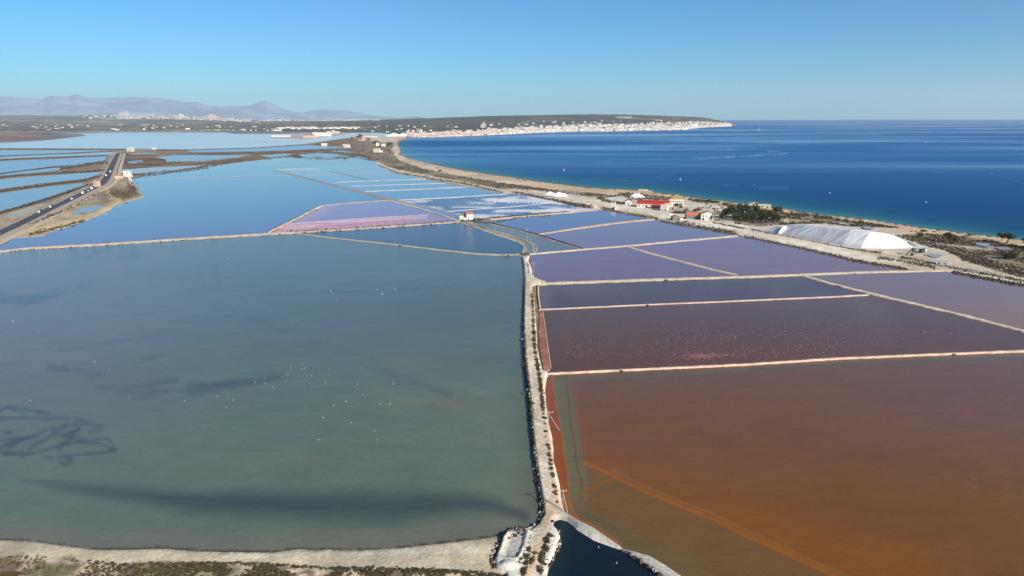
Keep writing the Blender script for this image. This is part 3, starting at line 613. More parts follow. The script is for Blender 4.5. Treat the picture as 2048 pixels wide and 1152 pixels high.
sheet('marsh', [(-450, 520), (-450, 440), (0, 432), (60, 413), (130, 393), (174, 371), (182, 361), (205, 352), (213, 340), (222, 325), (232, 309), (246, 304), (260, 309), (300, 309), (330, 312), (350, 309), (430, 305), (512, 304), (560, 302), (640, 299), (700, 300.5), (735, 312), (745, 320.5),
                (700, 316), (690, 320), (660, 315), (640, 319), (620, 314), (600, 318), (575, 314)] + MARSH_B[:6] + [(258, 357)] + PEN[:-1] + [(-200, 506)], Z_FLAT, M['ground'], step=4.5, step_y=3, colour=marsh_col, jitter=1.6, edge_z=1.2)
# strips of marsh between the lagoons
bank_c = C(96, 78, 64)
for ln, wd in [(wz([(-1200, 560), (0, 552), (600, 552), (1000, 556)]), 2.2), (wz([(-1800, 690), (0, 609), (400, 592), (900, 570)]), 1.6), (wz([(-1800, 730), (0, 640), (500, 615), (860, 602)]), 2.2),
               (wz([(-1800, 970), (0, 750), (200, 724), (500, 690)]), 1.5), (wz([(480, 705), (560, 700), (700, 670), (860, 655), (870, 720), (700, 735), (500, 735)]), 4.5), (wz([(-1800, 1020), (0, 778), (300, 752), (600, 738), (860, 722)]), 4),
               (wz([(-1800, 1100), (0, 888), (200, 862), (400, 835), (650, 805), (800, 770), (880, 745)]), 4), (wz([(-1800, 1500), (0, 1068), (200, 1010), (400, 950), (560, 895), (700, 845), (800, 815)]), 4.5),
               (wz([(1250, 300 + 262), (1500, 563), (2048, 545)]) + [(613, 290), (650, 288)], 2), ([(480, 267.2), (560, 267.3), (600, 267.2)], .8)]:
    ribbon('marsh_bank', ln, np.atleast_1d(wd) * .5, M['soil'], h=.7, base=1.3, step=5, rough=.8, colour=bank_c)
sheet('mudflat', [(-450, 302), (0, 286), (90, 281), (172, 271.5), (110, 270.6), (60, 268), (120, 266.5), (200, 265.8), (200, 264), (-450, 264)], Z_FLAT, M['ground'], step=12, step_y=3, jitter=.6,
      colour=lambda px, py, W: mix(C(142, 122, 106), C(118, 98, 90), sstep(.4, .6, fbm(W[:, 0] * .002, W[:, 1] * .006, 3, 5))))
for poly in [wz([(1310, 507), (1380, 493), (1480, 485), (1400, 500)]), wz([(1510, 476), (1600, 466), (1700, 461), (1620, 474)]), ([(197, 431), (205, 427.5), (222, 425), (214, 429.5)]), ([(233, 413), (240, 409.5), (247, 409.5), (238, 415)]), ([(96, 471), (110, 467.5), (108, 470)]), ([(112, 469), (127, 464.5), (122, 468)]),
             ([(583, 337.8), (600, 340.5), (604, 343.5), (590, 341)]), ([(612, 338.5), (636, 342), (639, 343.6), (625, 342)])]:
    sheet('sand_bar', poly, Z_FLAT, M['ground'], step=4, step_y=2, colour=lambda px, py, W: np.tile(C(190, 168, 148), (len(px), 1)), edge_z=1.25)

def flat_col(px, py, W):
    f = fbm(W[:, 0] * .05, W[:, 1] * .12, 4, 101); g2 = fbm(W[:, 0] * .25, W[:, 1] * .4, 4, 102); g3 = fbm(W[:, 0] * .5, W[:, 1] * .5, 3, 103)
    c = mix(C(186, 174, 148), C(204, 188, 156), sstep(.3, .7, f))
    c = mix(c, C(206, 200, 184), stroke(px, py, [(450, 1112), (600, 1110), (800, 1106), (980, 1098)], 5, 8) * .5)
    c = mix(c, C(150, 138, 120), sstep(2.5, .5, dist_line(px, py, B_SHORE)) * .7)
    top = np.interp(px, [-400, 0, 90, 180, 260, 330, 460, 560, 650, 730, 850, 960, 1010], [1100, 1102, 1107, 1116, 1122, 1121, 1128, 1129, 1140, 1142, 1137, 1144, 1150])
    veg = sstep(-2, 3, py - top + 8 * (g2 - .5))
    pal = mix(C(124, 106, 88), C(206, 188, 158), sstep(.42, .6, g2)); pal = mix(pal, C(98, 104, 58), sstep(.5, .7, f) * sstep(150, 60, np.abs(px - 380)) * .7)
    pal = mix(pal, C(104, 108, 66), stroke(px, py, [(70, 1140), (140, 1138)], 22, 22) * .7); pal = mix(pal, C(205, 190, 165), stroke(px, py + 8 * (g3 - .5), [(0, 1108), (80, 1120), (200, 1125), (260, 1122), (200, 1145)], 7, 6) * .6)
    c = mix(c, pal, veg)
    c = mix(c, C(92, 68, 40), inside(px, py, [(-50, 1160), (-20, 1146), (10, 1145), (30, 1141), (48, 1144), (42, 1149), (38, 1153), (30, 1170)]) * .95)
    return c
sheet('mud_shore', B_SHORE + [(1014, 1066), (1000, 1090), (990, 1120), (1000, 1150), (1040, 1160), (1040, 1350), (-450, 1350)], Z_FLAT, M['ground'], step=4.5, colour=flat_col, jitter=1.3, edge_z=1.28,
      edge_test=lambda px, py: dist_line(px, py, B_SHORE) < 4)

# causeway with its dirt track
CW_R1 = [(1060, 509.5), (1058, 517), (1056.5, 521), (1059.5, 528.6), (1063.4, 539), (1065, 548.6), (1068.6, 555.6), (1080, 560), (1087, 562.5), (1092, 564.7), (1092, 568), (1073, 570.7), (1064.5, 573), (1064, 580.7), (1067.5, 592), (1069.6, 608), (1070, 621.7), (1071, 642.5), (1073, 656), (1074, 693), (1080, 722), (1085, 741.5), (1097, 747.2), (1097, 750)]
CAUSE = CW_L + [(1079, 1041), (1075, 1050), (1066, 1056), (1058, 1062), (1040, 1063), (1025, 1063), (1012, 1068), (1002, 1080), (994, 1102), (986, 1120), (988, 1138), (994, 1144), (1010, 1152), (1010, 1350), (1060, 1350)] + CH[10 - 2:0:-1][:9] + \
        [(1110, 1043), (1120, 1039.5), (1134, 1043), (1146, 1052), (1153, 1059.5), (1186, 1080.7), (1217, 1092.5), (1236, 1099), (1243, 1101), (1264, 1116), (1290, 1132.6), (1318, 1152), (1400, 1215), (1540, 1350), (1610, 1350)] + BR_OUT[::-1][1:] + CW_R2[::-1] + CW_R1[::-1]
def cause_h(px, py, W):
    d = dist_line(px, py, CAUSE + [CAUSE[0]])
    e = np.interp(py, [510, 700, 1000], [1.6, 2.6, 7])
    base = sstep(0, 1, d / e)
    jn = np.interp(py, [510, 1000, 1030, 1100], [1.5, 1.5, 1.3, 1.0])
    g2 = fbm(W[:, 0] * .35, W[:, 1] * .35, 3, 113)
    z = base * jn + .25 * (g2 - .5) * base
    rim = [(1052, 1064), (1030, 1063), (1018, 1068), (1011, 1080), (1003, 1100), (997, 1120), (1010, 1125), (1036, 1126), (1046, 1105), (1052, 1085), (1056, 1070), (1052, 1064)]
    z = z + stroke(px, py, rim, 5, 5) * (.45 + 1.0 * (g2 - .4)) - inside(px, py, [(1026, 1068), (1046, 1066), (1049, 1073), (1044, 1094), (1038, 1112), (1034, 1121), (1011, 1120), (1012, 1106), (1018, 1092), (1022, 1077)]) * .2 * base
    return z + sstep(1, .2, np.hypot((px - 1018) / 27, (py - 1137) / 12)) * 1.1
def cause_col(px, py, W):
    f = fbm(W[:, 0] * .06, W[:, 1] * .06, 4, 111); g2 = fbm(W[:, 0] * .4, W[:, 1] * .4, 4, 112); far = sstep(1010, 800, py)
    c = mix(C(226, 206, 178, 1.0), C(198, 178, 150, .97), sstep(.3, .6, f)); c = mix(c, C(150, 132, 106), sstep(.62, .74, g2) * .5); c = mix(c, C(200, 188, 166), far * .3)
    south = sstep(1035, 1055, py)
    c = mix(c, C(214, 208, 190), south * .9)
    road = [(1102, 1022), (1092, 1045), (1085, 1060), (1080, 1075), (1077, 1095), (1068, 1118), (1062, 1135), (1056, 1155), (1040, 1230)]
    c = mix(c, C(205, 182, 146), stroke(px, py, road, 17, 4))
    c = mix(c, C(186, 180, 160), stroke(px, py, [(1079, 1068), (1083, 1085)], 10, 6) * .5)
    c = mix(c, C(186, 184, 170), inside(px, py, [(1026, 1066), (1046, 1064.7), (1049.7, 1071), (1045.8, 1092), (1039, 1112), (1035, 1122.7), (1010, 1121.4), (1011.5, 1105.6), (1018, 1092), (1022, 1076.5)]) * .95)
    c = mix(c, C(150, 146, 134), inside(px, py, [(1020, 1106), (1038, 1110), (1034, 1123), (1010, 1121)]) * .7 * (.4 + g2))
    br = stroke(px, py, [(1125, 1035), (1160, 1050), (1200, 1072), (1240, 1092)], 14, 5); c = mix(c, C(178, 172, 158), br * .8)
    c = mix(c, C(170, 166, 155), stroke(px, py, [(1255, 1103), (1300, 1130), (1350, 1160), (1420, 1215)], 12, 6) * .5)
    ctr = [(1052, 530), (1056, 580), (1056, 650), (1059, 700), (1066, 750), (1075, 800), (1080, 850), (1087, 900), (1094, 950), (1100, 1000)]
    c = mix(c, C(222, 208, 184), stroke(px, py, ctr, 8, 6) * .6); c = mix(c, C(150, 134, 108), stroke(px, py + 2 * g2, ctr, 1.3, 1.0) * .6 * (g2 > .42) * (py > 600))
    for dx in (-3.4, 3.4): c = mix(c, C(176, 154, 124), stroke(px, py, [(x + dx * np.interp(y, [500, 1000], [.5, 1.4]), y) for x, y in ctr], 1.4, 1.0) * .45)
    e = np.interp(py, [510, 700, 1000], [2, 3.5, 7])
    c = mix(c, C(110, 90, 72), sstep(1.5, .3, dist_line(px, py, CW_L) / e) * sstep(.3, .6, g2) * .8)
    return mix(c, C(128, 116, 88), stroke(px, py, [(1064, 600), (1066, 650), (1071, 700), (1078, 750), (1085, 800), (1090, 850), (1094, 900), (1103, 950), (1112, 1000)], 3, 3) * .55 * (g2 > .5))
sheet('causeway', CAUSE, 1.32, M['ground'], step=3, colour=cause_col, height=cause_h, jitter=.7, edge_z=1.2)

tan, wht = C(206, 188, 162), C(222, 210, 188)
for ln, wd, cc, h in [(L_TOP[:-1] + [(582, 465.6)], 6, tan, 1.2), ([(582, 465.6), (660, 461), (801, 452), (921, 443.5)], 5, tan, 1.1), (THIN, [2.6, 2.6, 3.4, 4, 4.5], C(178, 168, 145), .9), ([(578, 445.6), (536, 466)][::-1], 5, tan, 1.1),
                      ([(536, 466), (560, 453.5), (600, 434), (632, 417), (645, 411.5)], 4.6, tan, 1.3), ([(644, 411.5), (700, 406), (775, 400.7)], 2, C(196, 172, 150), .9),
                      (OR_TOP, [6, 6, 7], C(216, 186, 162), 1.0), (P1_TOP, [3.2, 3, 4], C(214, 184, 164), .8), ([(1075.3, 570), (1077, 595), (1080.5, 620)], 4.6, C(220, 190, 158), .8), ([(1078, 620), (1077, 624)], 2.5, tan, .6),
                      ([(1085.5, 622), (1090, 656), (1095, 693), (1101.5, 738)], [3, 4, 5], C(206, 158, 138), .5), (P2_TOP, [8, 6.5, 6, 6], tan, 1.1), (DIAG, [5, 5.5, 5.5], C(196, 180, 152), .9),
                      (RD, [5, 5.5, 6, 8], C(210, 192, 165), 1.0), (P3_TOP, [4.5, 4, 5.5], C(212, 192, 168), 1.0), ([(1310, 438.7), (1234, 446), (1157.8, 456.5), (1076.5, 469)], [5, 6, 3.5], C(212, 180, 145), 1.0),
                      ([(980, 438.8), (1081.6, 430), (1196, 419.5)], 4, C(212, 182, 148), 1.1), ([(924, 441), (985, 446.5), (1076.5, 469), (1120, 483), (1171, 498.8)], 1.5, C(70, 58, 52), 1.0),
                      ([(978, 447.5), (1030, 459), (1076.5, 472.5), (1118, 485.5), (1168, 500)], 1.8, C(188, 170, 140), .7),
                      ([(775, 400.5), (830, 414), (880, 429), (922, 443)], 3.2, C(205, 182, 160), 1.0), ([(793.4, 400.5), (840, 411), (891.7, 422), (926, 433)], 2.6, C(178, 170, 150), .8),
                      ([(546.4, 339.4), (591.5, 351.3), (640, 363), (692.5, 376.8), (740, 389), (790, 401)], [2.5, 4.5, 5.5, 6.5], C(158, 144, 130), 1.1), ([(546, 339.4), (580, 338.5), (640, 338)], 1, wht, .7),
                      ([(610, 351.3), (700, 348), (780, 345.8)], 1.0, C(190, 166, 165), .6), ([(671, 364.6), (760, 361), (852, 358.3)], 1.3, wht, .7), ([(703, 372.6), (893, 366.5)], 1.4, wht, .7), ([(729.7, 383), (830, 379), (937, 374)], 1.7, wht, .8),
                      ([(796, 400.5), (900, 395.5), (1016, 388.3)], 2, wht, .9), ([(893, 423.3), (960, 418), (1024, 413.7), (1117, 404.3)], 2, C(226, 214, 204), .7), ([(660.6, 342.5), (700, 351), (743, 362)], 1, C(120, 104, 98), .7),
                      ([(640, 334), (727, 333)], .7, C(170, 160, 160), .5), ([(272, 361), (330, 358.5), (400, 354.5), (540, 351.5), (590, 351.3)], .9, C(186, 170, 180), .5),
                      ([(927, 443), (962.5, 457), (991.7, 466), (1030, 479), (1046, 488), (1051.5, 497), (1050, 508)], [4, 7, 9, 9, 8, 6], C(160, 148, 128), 1.0), ([(923, 445.5), (962.5, 459.5), (1004, 473.5), (1035, 484), (1046, 491.5), (1048, 500), (1045, 507)], [1.6, 1.8, 2, 3], C(214, 206, 196), .8),
                      ([(950, 447.5), (991.7, 462), (1030, 474), (1054, 482), (1070, 490), (1074, 497), (1070, 506)], [1.2, 2, 2.4], C(184, 176, 150), .7), ([(1056, 484), (1065, 491), (1068, 498), (1066, 505)], [3, 9, 9], C(160, 152, 130), .35),
                      ([(650, 303.5), (560, 308), (512, 312), (425, 321), (350, 330), (275, 338)], .9, C(205, 182, 150), .4), ([(290, 286.5), (310, 281), (345, 275.5), (440, 275.5)], .5, C(170, 150, 150), .5),
                      ([(510, 284), (530, 278), (545, 274), (610, 275)], .7, C(170, 140, 140), .5), ([(592, 283), (612, 275.5)], .6, C(190, 160, 160), .5), ([(350, 293), (450, 288), (560, 284)], .4, C(150, 150, 150), .4)]:
    ribbon('dike', ln, np.atleast_1d(wd) * .76, M['soil'], h=h * .5, base=1.3, step=5, rough=.3, colour=cc, seed=len(ln))
sheet('red_berm', [(1079, 622), (1085, 622), (1090, 656), (1095, 693), (1101.5, 739), (1097, 744), (1088, 741), (1083, 722), (1079, 693), (1077, 656)], 1.46, M['soil'], step=4, jitter=.4, edge_z=1.3, colour=lambda px, py, W: mix(C(142, 98, 84), C(178, 128, 106), sstep(.4, .7, fbm(W[:, 0] * .2, W[:, 1] * .2, 3, 7))))

# ------------------------------------------------------------------ highway
HW = [(-450, 672), (-200, 555), (0, 465.3), (44, 445.4), (88.5, 423), (132.8, 402.6), (177, 380.5), (199, 371), (209.5, 362.8), (215.4, 352.5), (221, 337.7), (230, 320), (233, 311), (236.5, 306.5)]
hwb = resample(HW, 4)
Wc = G(hwb[:, 0], hwb[:, 1], 2.4)
for _ in range(6): Wc[1:-1] = (Wc[:-2] + Wc[2:] + 2 * Wc[1:-1]) / 4
tt = np.gradient(Wc, axis=0); tt /= np.linalg.norm(tt, axis=1)[:, None]; nn = np.stack([tt[:, 1], -tt[:, 0], tt[:, 0] * 0], -1)
def lane(name, lo, hi, z, mat, kind='structure', cols=None, sel=None):
    A_ = Wc + nn * lo; B_ = Wc + nn * hi; A_[:, 2] = z; B_[:, 2] = z
    k = len(Wc); V = np.concatenate([A_, B_]); F = np.array([(j, k + j, k + j + 1, j + 1) for j in range(k - 1) if sel is None or sel(j)])
    F = F[:, ::-1]
    return tag(link_mesh(name, V, F, mat, cols=None if cols is None else np.tile(cols, (len(V), 1))), kind=kind)
def prism(name, prof, mat, cols):
    k = len(Wc); V = []
    for off, z in prof:
        q = Wc + nn * off; q[:, 2] = z; V.append(q)
    V = np.concatenate(V); F = []
    for i in range(len(prof) - 1): F += [(i * k + j, i * k + j + 1, (i + 1) * k + j + 1, (i + 1) * k + j) for j in range(k - 1)]
    return tag(link_mesh(name, V, np.array(F), mat, cols=np.tile(cols, (len(V), 1))), kind='structure')
prism('road_embankment', [(-15, 1.4), (-10, 2.30), (10, 2.30), (15, 1.4)], M['soil'], C(170, 156, 136))
lane('highway', -7.2, 7.2, 2.36, M['asphalt'])
for lo in (-6.2, 6.0): lane('road_marking', lo, lo + .22, 2.366, M['paintw'])
lane('road_marking', -.12, .12, 2.366, M['paintw'], sel=lambda j: j % 2 == 0)
lane('gravel_verge', 17, 24, 1.62, M['soil'], cols=C(196, 178, 152)); lane('gravel_verge', -21, -17, 1.62, M['soil'], cols=C(168, 152, 130))
for off in (-8.3, 8.3):
    k = len(Wc); q = Wc + nn * off; q2 = q.copy(); q[:, 2] = 2.75; q2[:, 2] = 3.15; q3 = q2.copy() + nn * .15; q4 = q.copy() + nn * .15
    V = np.concatenate([q, q2, q3, q4]); F = [(a_ * k + j, a_ * k + j + 1, b_ * k + j + 1, b_ * k + j) for a_, b_ in ((0, 1), (1, 2), (2, 3), (3, 0)) for j in range(k - 1)]
    e = empty('guard_rail', Wc[0] * [1, 1, 0]); tag(e, 'pale steel guard rail along the %s edge of the highway' % ('lagoon-side' if off < 0 else 'blue-pond-side'), 'guard rail')
    r_ = link_mesh('rail', V - Wc[0] * [1, 1, 0], F, M['barrier'], e)
    PV, PF = [], []
    for j in range(0, k, 1):
        x, y = (Wc[j] + nn[j] * (off + .07))[:2] - Wc[0][:2]; b0 = len(PV)
        for dx, dy in ((-.08, -.08), (.08, -.08), (.08, .08), (-.08, .08)): PV += [(x + dx, y + dy, 2.28), (x + dx, y + dy, 3.0)]
        PF += [(b0, b0 + 2, b0 + 3, b0 + 1), (b0 + 2, b0 + 4, b0 + 5, b0 + 3), (b0 + 4, b0 + 6, b0 + 7, b0 + 5), (b0 + 6, b0, b0 + 1, b0 + 7), (b0 + 1, b0 + 3, b0 + 5, b0 + 7)]
    tag(link_mesh('post', PV, PF, M['barrier'], e), kind='stuff')

# ------------------------------------------------------------------ plain, wooded cape and mountains
KX = [-500, 0, 300, 340, 400, 460, 520, 600, 660, 760, 830, 920, 1000, 1080, 1140, 1200, 1240, 1280, 1330, 1370, 1400, 1418, 1440, 1458, 1472]
KS = [233, 231, 230.5, 231, 233.5, 236.5, 241.5, 241, 240.5, 239.5, 237.5, 234, 231.5, 230, 229, 228.6, 228.8, 230, 231.5, 233, 234.5, 236.5, 241, 246, 252]
KD = [20000, 20000, 20000, 20000, 20000, 19000, 15000, 13500, 12500, 11500, 10500, 9800, 9500, 9500, 9600, 9700, 9800, 9900, 10000, 10100, 10200, 10200, 10100, 10000, 9800]
K0 = [264.5, 264.5, 265, 265, 265, 265, 265.5, 266, 266, 266.5, 275, 272.8, 269.6, 265, 263.2, 263, 262.5, 261.4, 260.8, 259.5, 255.6, 254.5, 253.6, 252.9, 252.3]
def loft(px, t):
    px = np.asarray(px, float); t = np.asarray(t, float) * np.ones_like(px)
    sky_y, d1, y0 = np.interp(px, KX, KS), np.interp(px, KX, KD), np.interp(px, KX, K0)
    g0 = G(px, y0, 0.0); end = P(px, sky_y, d1)
    d0 = g0[..., 1]; dd = d0 * (d1 / d0) ** np.clip(t, 0, 1)
    f = (dd - d0) / (d1 - d0)
    X = g0[..., 0] * (1 - f) + end[..., 0] * f
    pw = np.interp(px, [500, 800, 1000, 1400], [1.9, 1.6, 1.25, .9])
    z = 1.4 * sstep(0, .02, t) + (end[..., 2] - 1.4) * f ** pw
    z = np.where(t > 1, end[..., 2] * (1 - (t - 1) * 1.2), z); dd = np.where(t > 1, d1 * (1 + (t - 1) * .25), dd); X = np.where(t > 1, end[..., 0] * (1 + (t - 1) * .25), X)
    return np.stack([X, dd, z], -1)
def loft_noise(px, t, p):
    return (fbm(p[..., 0] * .003, p[..., 1] * .003, 4, 131) - .5) * np.interp(px, [-500, 400, 800, 1472], [10, 6, 12, 14]) * sstep(.05, .4, t)
xs = np.concatenate([np.arange(-500, 1472, 4), [1472]]); ts = np.concatenate([np.linspace(0, 1, 60), np.linspace(1.1, 1.8, 6)])
PX, T = np.meshgrid(xs, ts); p = loft(PX, T); p[..., 2] += loft_noise(PX, T, p)
nx_, nt_ = len(xs), len(ts)
idx = np.arange(nx_ * nt_).reshape(nt_, nx_)
F = np.stack([idx[:-1, :-1], idx[:-1, 1:], idx[1:, 1:], idx[1:, :-1]], -1).reshape(-1, 4)
Pf = p.reshape(-1, 3); pxf, tf = PX.ravel(), T.ravel()
f = fbm(Pf[:, 0] * .0012, Pf[:, 1] * .0035, 4, 141); g2 = fbm(Pf[:, 0] * .004, Pf[:, 1] * .012, 4, 142)
left = sstep(760, 640, pxf)
c = mix(C(74, 78, 66), C(96, 92, 74), sstep(.3, .7, g2))
c = mix(c, C(176, 158, 132), left * sstep(.56, .68, f) * .8); c = mix(c, C(150, 120, 106), left * sstep(.62, .7, g2) * .5)
c = mix(c, C(150, 128, 108), left * sstep(.10, .05, tf) * .9)
c = mix(c, C(160, 138, 112), (1 - left) * sstep(.66, .74, f) * .6)
c = mix(c, C(196, 182, 158), sstep(.012, .004, tf) * (pxf > 790))
c = mix(c, C(196, 176, 152), sstep(1444, 1456, pxf))
for q, pr in [((1140, 1200, .42, .52), C(150, 135, 118)), ((1235, 1262, .75, .85), C(215, 195, 160)), ((1345, 1362, .72, .8), C(205, 185, 155)), ((1060, 1085, .36, .42), C(180, 150, 125)), ((1340, 1395, .35, .6), C(140, 118, 100)), ((712, 755, .3, .5), C(150, 128, 118))]:
    c = mix(c, pr, (pxf > q[0]) * (pxf < q[1]) * (tf > q[2]) * (tf < q[3]) * .85)
tag(link_mesh('plain_and_cape', Pf, F, M['hill'], cols=c, smooth=True), kind='structure')

def range_mesh(name, sky_pts, dist, depth, x0, x1, amp, base_row, seed):
    xs = np.arange(x0, x1, 3.0); nr_ = 36
    sx, sy_ = zip(*sky_pts)
    yy = np.interp(xs, sx, sy_) + (fbm(xs * .12, xs * 0, 3, seed) - .5) * 1.6
    top = P(xs, yy, dist)
    rows = []
    for k in range(nr_ + 6):
        t = k / nr_
        if t <= 1:
            q = top.copy(); q[:, 1] = dist - depth * (1 - t); q[:, 0] = top[:, 0] * q[:, 1] / dist
            zz = np.clip(top[:, 2], 3, None) * (t ** 1.35)
            rel = (1 - 2 * np.abs(fbm(q[:, 0] * .0007, q[:, 1] * .0009 + 7, 5, seed + 3) - .5))
            fine = fbm(q[:, 0] * .003, q[:, 1] * .003, 4, seed + 9) - .5
            q[:, 2] = zz * (1 + amp * (rel - .8) * (1 - t ** 4)) + fine * 70 * t * (1 - t) * 2 + 8 * t
        else:
            q = top.copy(); s_ = (t - 1) * 4; q[:, 1] = dist * (1 + s_ * .05); q[:, 2] = top[:, 2] * (1 - s_ * 1.3)
        rows.append(q)
    V = np.concatenate(rows); m = len(xs); idx = np.arange(len(V)).reshape(-1, m)
    F = np.stack([idx[:-1, :-1], idx[:-1, 1:], idx[1:, 1:], idx[1:, :-1]], -1).reshape(-1, 4)
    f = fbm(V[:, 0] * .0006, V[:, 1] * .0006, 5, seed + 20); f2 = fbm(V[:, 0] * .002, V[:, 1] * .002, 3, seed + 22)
    c = mix(C(122, 144, 162), C(152, 168, 182), sstep(.35, .68, f * .6 + f2 * .4))  # blue put into the rock colour to imitate distance haze
    if seed == 200: c = mix(c, C(235, 215, 195, .9), stroke(np.tile(xs, len(rows)), np.repeat(np.arange(len(rows)), m) * 1.0, [(238, 13), (250, 15)], 6, 5))
    return tag(link_mesh(name, V, F, M['rockmtn'], cols=c, smooth=True), kind='structure')
S1 = [(-500, 214), (-200, 200), (0, 194.5), (15, 194), (35, 196), (60, 196.5), (86, 199), (93, 194), (108, 192), (116, 193), (125, 192), (137, 194.5), (146, 190.5), (152.5, 188), (165, 193), (175, 195.5), (200, 197), (230, 196.5), (260, 194.5), (290, 195), (315, 197.5), (340, 199), (360, 202),
      (375, 204.5), (395, 205), (410, 209.5), (425, 212), (445, 213), (460, 215), (480, 219), (520, 226), (560, 236)]
S2 = [(300, 222), (440, 214), (460, 212), (480, 213), (495, 211.5), (508, 209.5), (515, 205), (522, 203), (532, 201.6), (537, 203.5), (542.7, 206.6), (552, 211), (562.6, 215.7), (579, 221.5), (604, 226.5), (625, 230), (640, 236)]
S3 = [(560, 230), (604, 226), (620, 222.4), (642, 218.5), (655, 218.2), (670, 220), (690, 221.5), (706, 224), (725, 228), (745, 232), (775, 234.5), (800, 236.2), (822, 233.5), (836, 232), (845, 233.5), (856, 236)]
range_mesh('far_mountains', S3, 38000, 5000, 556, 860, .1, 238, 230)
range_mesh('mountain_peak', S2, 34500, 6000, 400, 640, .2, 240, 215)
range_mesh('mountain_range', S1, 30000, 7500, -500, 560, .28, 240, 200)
# two pale hills and a rocky island
def knoll(name, px, y0, y1, dist, w_, col, seed, lab=None):
    b = P(px, y0, dist); tp = P(px, y1, dist); h = tp[2] - b[2] + 20; V = []; F = []; A_, Rn = 36, 9
    for r in range(Rn + 1):
        for i in range(A_):
            an = 2 * math.pi * i / A_; rr = r / Rn; wob = 1 + .3 * (float(vnoise(np.array([3 + 2 * math.cos(an)]), np.array([3 + 2 * math.sin(an)]), seed)[0]) - .5)
            V.append((b[0] + w_ * rr * wob * math.cos(an), b[1] + w_ * .8 * rr * wob * math.sin(an), b[2] - 20 + h * (1 - rr ** 1.5) * (1 + .25 * (rnd.random() - .5))))
    for r in range(Rn):
        for i in range(A_): F.append((r * A_ + i, r * A_ + (i + 1) % A_, (r + 1) * A_ + (i + 1) % A_, (r + 1) * A_ + i)[::-1])
    return tag(link_mesh(name, V, F, M['hill'], cols=np.tile(col, (len(V), 1)), smooth=True), kind='structure')
knoll('quarry_hill', 361, 238, 227.5, 19000, 210, C(206, 184, 160), 3)
knoll('quarry_hill', 424, 239, 228.5, 18500, 330, C(200, 172, 148), 5)
knoll('rocky_island', 2052, 245.8, 242.8, 17500, 620, C(150, 130, 115), 9)

# ------------------------------------------------------------------ haze
hm = bpy.data.materials.new('haze_air'); hm.use_nodes = True; hn = hm.node_tree; hn.nodes.clear()
pv = hn.nodes.new('ShaderNodeVolumePrincipled'); pv.inputs['Color'].default_value = (.84, .95, 1, 1); pv.inputs['Density'].default_value = HAZE_D; pv.inputs['Anisotropy'].default_value = .2
ho = hn.nodes.new('ShaderNodeOutputMaterial'); hn.links.new(pv.outputs[0], ho.inputs['Volume'])
hx, hy, zb, zt = 41000, 41000, -3.0, 1480.0
V = [(x, y, z) for z in (zb, zt) for x, y in ((-hx, -hy), (hx, -hy), (hx, hy), (-hx, hy))]
tag(link_mesh('haze', V, [(3, 2, 1, 0), (4, 5, 6, 7), (0, 1, 5, 4), (1, 2, 6, 5), (2, 3, 7, 6), (3, 0, 4, 7)], hm), kind='stuff')

# ------------------------------------------------------------------ builders
def box_vf(x0, x1, y0, y1, z0, z1):
    v = [(x, y, z) for z in (z0, z1) for x, y in ((x0, y0), (x1, y0), (x1, y1), (x0, y1))]
    return v, [(3, 2, 1, 0), (4, 5, 6, 7), (0, 1, 5, 4), (1, 2, 6, 5), (2, 3, 7, 6), (3, 0, 4, 7)]
class MB:
    def __init__(s): s.v, s.f, s.c = [], [], []
    def add(s, v, f, col=None):
        b = len(s.v); s.v += [tuple(q) for q in v]; s.f += [tuple(b + i for i in q) for q in f]
        if col is not None: s.c += [tuple(col)] * len(v)
        return s
    def box(s, *a, col=None): return s.add(*box_vf(*a), col=col)
    def tube(s, p0, p1, r0, r1=None, n=6, col=None):
        p0, p1 = Vector(p0), Vector(p1); r1 = r0 if r1 is None else r1; d = (p1 - p0).normalized()
        u = d.orthogonal().normalized(); w_ = d.cross(u); v = []
        for p_, r in ((p0, r0), (p1, r1)): v += [p_ + (u * math.cos(2 * math.pi * i / n) + w_ * math.sin(2 * math.pi * i / n)) * r for i in range(n)]
        f = [(i, (i + 1) % n, n + (i + 1) % n, n + i) for i in range(n)] + [tuple(range(n))[::-1], tuple(range(n, 2 * n))]
        return s.add(v, f, col)
    def build(s, name, mat, parent=None): return link_mesh(name, s.v, s.f, mat, parent, cols=np.array(s.c) if s.c else None)
def noise1(p, s):
    return float(vnoise(np.array([p[0]]), np.array([p[1]]), s)[0])

